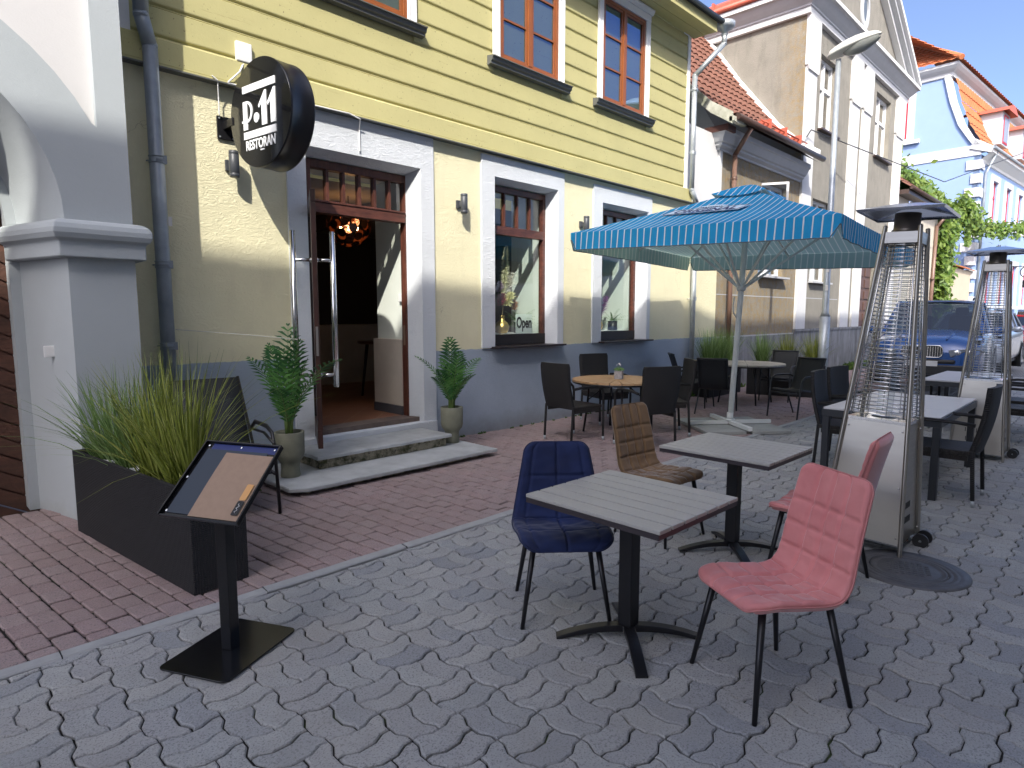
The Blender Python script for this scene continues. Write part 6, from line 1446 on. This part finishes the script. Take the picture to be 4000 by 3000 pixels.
# ------------------------------------------------------------------ parked cars
def car(name, label, x, y, z, paint, L=4.75, W_=1.9, H_=1.74, yaw=0.):
    # local +x is the front of the car
    t = thing(name, label, 'car', (x,y,z), pi+yaw, 'cars parked along the kerb')
    hw = W_/2; st = [  # x, half width, sill z, belt z, centre z (bonnet / deck crown)
        (L/2, hw*.62, .42, .72, .74), (L/2-.06, hw*.84, .30, .80, .90), (L/2-.22, hw*.95, .27, .90, 1.00), (L/2-.6, hw*.985, .27, .96, 1.07), (L/2-1.0, hw, .28, 1.0, 1.12), (L/2-1.35, hw, .28, 1.03, 1.15),
        (0.2, hw, .28, 1.06, 1.10), (-L/2+1.4, hw, .28, 1.08, 1.10), (-L/2+.7, hw*.99, .28, 1.10, 1.12), (-L/2+.15, hw*.95, .32, 1.08, 1.10), (-L/2, hw*.85, .42, .95, .96)]
    m = MB(); rows = []
    for (sx, w_, z0, zb, zc) in st:
        sec = [(-w_*.93,z0),(-w_,z0+.12),(-w_*1.0,(z0+zb)/2),(-w_*.985,zb-.08),(-w_*.94,zb),(-w_*.72,zb+(zc-zb)*.55),(-w_*.55,zb+(zc-zb)*1.0),(-w_*.25,zc+.005),(0,zc)]
        sec = sec+[(-a, b_) for a, b_ in sec[-2::-1]]; rows.append([(sx, a, b_) for a, b_ in sec])
    m.grid(rows); m.add(rows[0], [tuple(range(17))]); m.add(rows[-1], [tuple(range(17))[::-1]]); bo = m.build('body', paint, t); 
    md = bo.modifiers.new('smooth','SUBSURF'); md.levels = 1; md.render_levels = 2
    # cabin
    xw0, xw1 = L/2-1.25, L/2-1.95; xr0, xr1 = -L/2+.75, -L/2+.18
    def cab(x_, z_, w_): return [(x_,-w_,z_),(x_,w_,z_)]
    wb, wt = hw*.93, hw*.72; zb = 1.06; zt = H_-.05
    g_ = MB(); A = [(xw0,-wb*.94,zb+.02),(xw0,wb*.94,zb+.02),(xr1,wb*.9,zb+.02),(xr1,-wb*.9,zb+.02)]; Bt = [(xw1,-wt*.96,zt),(xw1,wt*.96,zt),(xr0,wt*.92,zt-.03),(xr0,-wt*.92,zt-.03)]
    g_.add(A+Bt, [(0,1,5,4),(1,2,6,5),(2,3,7,6),(3,0,4,7)]); g_.build('glazing', m_carglass, t)
    r_ = MB(); rows = []
    for u in np.linspace(0,1,9):
        x_ = xw1+.05+(xr0-.12-xw1)*u; cz = zt+.015+.045*sin(pi*min(1,u*.9+.1)); w_ = wt*(.97-.04*u); rows.append([(x_, w_*s, cz-.05*abs(s)**3) for s in np.linspace(-1,1,11)])
    r_.grid(rows); r_.grid([[(p[0],p[1],p[2]-.035) for p in row] for row in rows]); r_.grid([rows[0],[(p[0]-.0,p[1],p[2]-.035) for p in rows[0]]]); r_.build('roof', paint, t)
    for s in (-1,1):
        p = MB(); a = Vector((xw0+.02,s*wb*.945,zb)); b_ = Vector((xw1+.02,s*wt*.965,zt+.01)); p.bar(tuple(a),tuple(b_),.07,.04); p.bar((xr1,s*wb*.91,zb),(xr0,s*wt*.925,zt-.02),.14,.05); p.bar((-.25,s*wb*.965,zb),(-.35,s*wt*.97,zt),.07,.03); p.bar((-1.2,s*wb*.95,zb),(-1.25,s*wt*.95,zt),.07,.03); p.bar(tuple(b_),(xr0,s*wt*.925,zt-.01),.05,.05); p.build('pillars', paint, t)
        p = MB(); p.ball((xw0-.12,s*(hw+.10),1.12),.11,12,8,(.55,1.1,.75)); p.bar((xw0-.1,s*(hw-.06),1.07),(xw0-.1,s*(hw+.04),1.1),.05,.03); p.build('mirror', paint, t)
        p = MB(); p.tube([(xw1-.2,s*wt*.86,zt+.03),(xw1-.35,s*wt*.86,zt+.075),(xr0+.3,s*wt*.83,zt+.06),(xr0+.15,s*wt*.83,zt+.01)],.014,n=6); p.build('roof_rail', m_black, t)
        # headlight
        h = MB(); P = [(L/2-.05,s*hw*.42,.76),(L/2-.10,s*hw*.80,.80),(L/2-.42,s*hw*.99,.86),(L/2-.36,s*hw*1.0,.74),(L/2-.12,s*hw*.86,.66),(L/2-.03,s*hw*.46,.64)]
        P = [(a+.055, b_*1.012, c+.015) for a, b_, c in P]; h.add(P, [tuple(range(6)) if s > 0 else tuple(range(6))[::-1]]); ho = h.build('headlight', mat('headlight_lens', (.20,.22,.25), .08, .3, coat=1.), t)
        for q_ in (.56,.74): h = MB(); h.lathe([(.055,0),(.06,.01),(.045,.015),(.001,.012)], (0,0,0), 14); h.v = [(L/2-.05-.06*(q_-.5)*4+b2*1.0+.05, s*hw*q_+a2, .73+c2) for a2, c2, b2 in h.v]; h.build('lamp_ring', m_steelp, ho)
        for xx in (L/2-.92, -L/2+.92):
            w_ = MB(); yy = s*(hw-.20); w_.tube([(xx,yy,.345),(xx,yy+s*.21,.345)], .345, n=28); wo = w_.build('wheel', mat('tyre_rubber', (.012,.012,.012), .8), t)
            w_ = MB(); w_.tube([(xx,yy+s*.20,.345),(xx,yy+s*.215,.345)], .235, n=24); 
            for k in range(5): a = 2*pi*k/5; w_.bar((xx,yy+s*.22,.345),(xx+.22*cos(a),yy+s*.22,.345+.22*sin(a)),.01,.05,up=(0,1,0))
            w_.build('rim', mat('alloy_rim', (.35,.36,.37), .35, .8), wo)
            w_ = MB(); rows = [[(xx+r_*cos(a), s*(hw+.012) if r_ > .38 else s*(hw+.006), .35+r_*sin(a)) for a in np.linspace(-.25,pi+.25,20)] for r_ in (.345,.41)]; w_.grid(rows); w_.build('wheel_arch', m_black, t)
    # grille, bumper, emblem-free bonnet ridges
    for s in (-1,1):
        k = MB(); C_ = rounded(.30,.22,.07,4,s*.175,.75); k.add([(L/2+.035-.02*abs(a-s*.1), a, b_) for a, b_ in C_], [tuple(range(len(C_)))]); ko = k.build('grille', m_black, t)
        k = MB(); 
        pts = [(L/2+.045-.02*abs(a-s*.1), a, b_) for a, b_ in C_]; k.tube(pts+[pts[0]], .009, n=6, cap=False); k.build('grille_surround', m_steelp, ko)
        k = MB()
        for i in range(7): a = s*.175-.12+.04*i; k.b(L/2+.03,L/2+.042,a-.006,a+.006,.655,.845)
        k.build('grille_bars', m_steelp, ko)
    k = MB(); k.b(L/2-.12,L/2+.02,-hw*.82,hw*.82,.30,.50); k.b(L/2-.1,L/2+.03,-hw*.55,hw*.55,.52,.60); k.build('lower_bumper', m_black, t, bev=.03)
    k = MB(); k.b(L/2+.02,L/2+.035,-.26,.26,.47,.57); k.build('number_plate', mat('white_plate', (.6,.6,.6), .4), t)
    k = MB()
    for s in (-1,1): k.tube([(L/2-.14,s*.36,.965),(L/2-.5,s*.43,1.06),(L/2-1.1,s*.52,1.125)],[.012,.02,.012],n=8)
    k.build('bonnet_ridges', paint, t)
    k = MB(); k.b(-L/2+.3,L/2-.3,-hw+.1,hw-.1,.2,.95); k.build('underbody', m_black, t)
    k = MB(); 
    for s in (-.38,.38): k.b(-.35,.2,s-.24,s+.24,.7,1.1); k.b(-.45,-.33,s-.22,s+.22,1.05,1.42); k.b(-.44,-.36,s-.12,s+.12,1.42,1.6)
    k.b(.85,1.15,-hw+.15,hw-.15,.9,1.06); k.build('interior', mat('dark_car_interior', (.02,.02,.022), .8), t, bev=.04)
    return t
car('parked_car', 'dark blue sport utility car facing the viewer behind the second grey table', 16.35, 3.0, .2, mat('metallic_blue_paint', (.012,.075,.27), .25, .1, coat=1.), 4.8, 1.94, 1.76, radians(5))
car('parked_car', 'silver estate car parked behind the blue one at the right edge', 21.9, 3.12, .14, mat('silver_paint', (.45,.48,.52), .28, .6, coat=1.), 4.7, 1.86, 1.60)
car('parked_car', 'small red car far down the street behind the silver car', 28.6, 3.2, .16, mat('red_car_paint', (.38,.01,.015), .28, .2, coat=1.), 4.3, 1.78, 1.50)
# ------------------------------------------------------------------ inside the restaurant and in the windows
def chandelier():
    t = thing('chandelier', 'round copper disc chandelier with lit bulbs just inside the door', 'chandelier', (4.82,8.0,2.90))
    m_cop = mat('smoked_amber_discs', (.10,.025,.008), .15, .6, coat=1.)
    rnd = random.Random(4); n = 46
    d = MB(); R_ = .30
    for k in range(n):
        zc = 1-2*(k+.5)/n; zc = -abs(zc) if zc > .55 else zc; a = k*2.39996; r_ = sqrt(1-zc*zc); nrm = Vector((r_*cos(a), r_*sin(a), zc)); c = nrm*R_; u = nrm.orthogonal().normalized(); v = nrm.cross(u)
        d.add([tuple(c+u*.062*cos(b_)+v*.062*sin(b_)) for b_ in np.linspace(0,2*pi,17)[:-1]], [tuple(range(16))])
    d.build('discs', m_cop, t)
    m = MB(); m.tube([(0,0,.4),(0,0,.0)], .01, n=6)
    for k in range(6): a = k*pi/3; m.tube([(0,0,0),(.12*cos(a),.12*sin(a),-.03)], .006, n=5)
    m.build('frame', m_cop, t)
    for k in range(6):
        a = k*pi/3; b_ = MB(); b_.ball((.13*cos(a),.13*sin(a),-.05), .017, 8, 6); b_.build('bulb', mat('warm_bulb', (1,.7,.4), .5, emit=((1,.55,.22), 7)), t)
    L = bpy.data.lights.new('chandelier_light','POINT'); L.energy = 3; L.color = (1,.55,.25); L.shadow_soft_size = .1; o = bpy.data.objects.new('chandelier_light', L); sc.collection.objects.link(o); o.parent = t; o.location = (0,0,-.02)
chandelier()
t = thing('bar_table', 'small round dark table standing inside the doorway', 'table', (5.62,8.5,.34))
m = MB(); m.lathe([(.001,.84),(.34,.84),(.35,.855),(.35,.87),(.34,.88),(.001,.88)], n=28); m.build('tabletop', mat('dark_walnut', (.09,.045,.03), .4), t)
for k in range(4): a = pi/4+k*pi/2; m = MB(); m.tube([(.2*cos(a),.2*sin(a),.84),(.3*cos(a),.3*sin(a),0)], [.028,.018], n=8); m.build('leg', m_dkbrown, t)
def fern(name, label, x, y, z, n, L_, seed, gp):
    rnd = random.Random(seed); t = thing(name, label, 'potted plant', (x,y,z), 0, gp)
    p = MB(); p.lathe([(.001,0),(.085,0),(.088,.01),(.088,.17),(.08,.17),(.078,.15),(.001,.15)], n=24); p.build('pot', m_black, t)
    mb = MB()
    for k in range(n):
        a = rnd.random()*2*pi; l = L_*rnd.uniform(.4,1.1); up = rnd.uniform(.15,1.2); d = Vector((cos(a),sin(a),up)).normalized(); P = [Vector((0,0,.16))+d*l*u+Vector((0,0,-.35*l*u*u*(1.3-up*.5))) for u in np.linspace(0,1,12)]
        sd = d.cross(Vector((0,0,1))).normalized()
        for i in range(2,12):
            w_ = .055*l/L_*(1-.65*(i/11)); tn = (P[i]-P[i-1]).normalized()*.006
            for s in (-1,1): q = P[i]+sd*s*w_+tn*2-Vector((0,0,.01)); mb.add([tuple(P[i]-tn),tuple(q),tuple(P[i]+tn)], [(0,1,2)])
    mb.build('fronds', leafmat('window_fern', (.05,.13,.03), (.14,.26,.07)), t); return t
GW = 'plants in the shop windows'
fern('potted_fern', 'fern in a black pot behind the Open sign in the nearer shop window', 7.12, 6.86, 1.352, 46, .42, 3, GW)
fern('potted_fern', 'fern in a black pot in the further shop window', 9.62, 6.86, 1.352, 30, .48, 7, GW)
t = thing('open_sign', 'small pale sign reading Open on the sill of the nearer shop window', 'sign', (7.02,6.66,1.352), radians(-4))
m = MB(); m.b(-.17,.17,0,.006,0,.29); m.build('board', mat('pale_green_white_board', (.62,.68,.63), .5), t, bev=.002)
text_obj('lettering_open', 'Open', .23, m_black, frame_T((0,-.003,.155), (1,0,0), (0,0,1)), t, .001, sx=.60, bold=.008)
def vase_arr(label, x, y, z, kind):
    rnd = random.Random(17+kind); t = thing('vase_of_dried_flowers', label, 'vase', (x,y,z), 0, 'vases in the shop windows')
    m = MB(); m.lathe([(.001,0),(.07,.0),(.105,.05),(.115,.10),(.09,.16),(.04,.20),(.035,.26),(.045,.27),(.03,.27),(.028,.2),(.001,.2)], n=28); m.build('vase', mat('hammered_gold', (.55,.38,.12), .3, .9, bump=.5, bscale=45), t)
    def tuft(name, c0, c1, r0, col, n, w_=.004, l=.07):
        mb = MB()
        for k in range(n):
            u = rnd.random(); p = Vector(c0).lerp(Vector(c1), u); rr = r0*sin(pi*(.12+.85*u))**.6; d = Vector((rnd.gauss(0,1),rnd.gauss(0,1),rnd.gauss(.6,.5))).normalized(); q = p+d*rr*rnd.uniform(.6,1.2); e_ = d.orthogonal().normalized()*w_
            mb.add([tuple(p-e_),tuple(q),tuple(p+e_)], [(0,1,2)])
        mb.build(name, mat('dried_'+name+str(kind), col, .9), t)
    if kind == 0:
        tuft('plume', (.02,0,.55), (.10,0,1.32), .085, (.78,.75,.52), 1900, .006); tuft('feathers', (.10,0,.62), (.24,-.02,.92), .16, (.75,.70,.62), 320, .0035)
        tuft('yellow_bloom', (.05,-.03,.42), (.16,-.05,.62), .12, (.80,.76,.40), 520, .008); tuft('red_bloom', (-.06,-.02,.42), (0,-.03,.60), .10, (.22,.02,.03), 300, .007); tuft('lilac_bloom', (-.08,0,.62), (-.04,0,.78), .09, (.40,.28,.40), 240, .006); tuft('peach_bloom', (.26,0,.36), (.28,0,.50), .08, (.50,.27,.16), 240, .006)
    else:
        tuft('blue_feathers', (.0,0,.25), (.05,0,.66), .12, (.10,.30,.38), 700, .003); tuft('purple_feathers', (.08,0,.25), (.26,-.02,.62), .13, (.20,.05,.22), 700, .003); tuft('grass', (.0,0,.3), (.02,0,1.1), .05, (.42,.36,.2), 200, .002)
    m = MB(); m.tube([(0,0,.2),(.04,0,.6)], .006, n=5); m.build('stems', mat('dry_stem', (.25,.2,.1), .8), t)
vase_arr('gold vase with pampas plume and pale, red and yellow flowers in the nearer shop window', 6.72, 6.84, 1.352, 0)
vase_arr('gold vase with blue and purple feathers in the further shop window', 9.22, 6.92, 1.352, 1)
# weeds along the wall foot
def weeds():
    rnd = random.Random(77); mb = MB(); spots = [(rnd.uniform(10.2,25), 6.22, .16) for _ in range(90)]+[(rnd.uniform(20,25.5), 5.95, .3) for _ in range(60)]+[(rnd.uniform(5,10), 6.27, .05) for _ in range(40)]+[(rnd.uniform(1.0,2.4), 5.66, .03) for _ in range(20)]
    for (x, y, s) in spots:
        for k in range(14):
            a = rnd.random()*6.28; r_ = s*rnd.random()*.8; p = Vector((x+r_*cos(a), y-abs(r_*sin(a))*.5, .0)); d = Vector((rnd.gauss(0,.5),rnd.gauss(0,.5),1)).normalized()*s*rnd.uniform(.3,.9); e_ = Vector((rnd.gauss(0,1),rnd.gauss(0,1),0)).normalized()*s*.09
            mb.add([tuple(p-e_),tuple(p+d*.5-e_*1.6),tuple(p+d),tuple(p+d*.5+e_*1.6),tuple(p+e_)], [(0,1,2,3,4)])
    tag(mb.build('weeds', leafmat('weed_leaves', (.04,.09,.015), (.10,.18,.03))), kind='stuff')
weeds()
split_parts({'shelf','bonnet_ridges','corner_board','pipe_clamp','mullion','lettering_bar','pillars','quoins_and_bands','magnets','bolts','inner_pot','sticker','snow_guard','window_panes','roof_rail'})
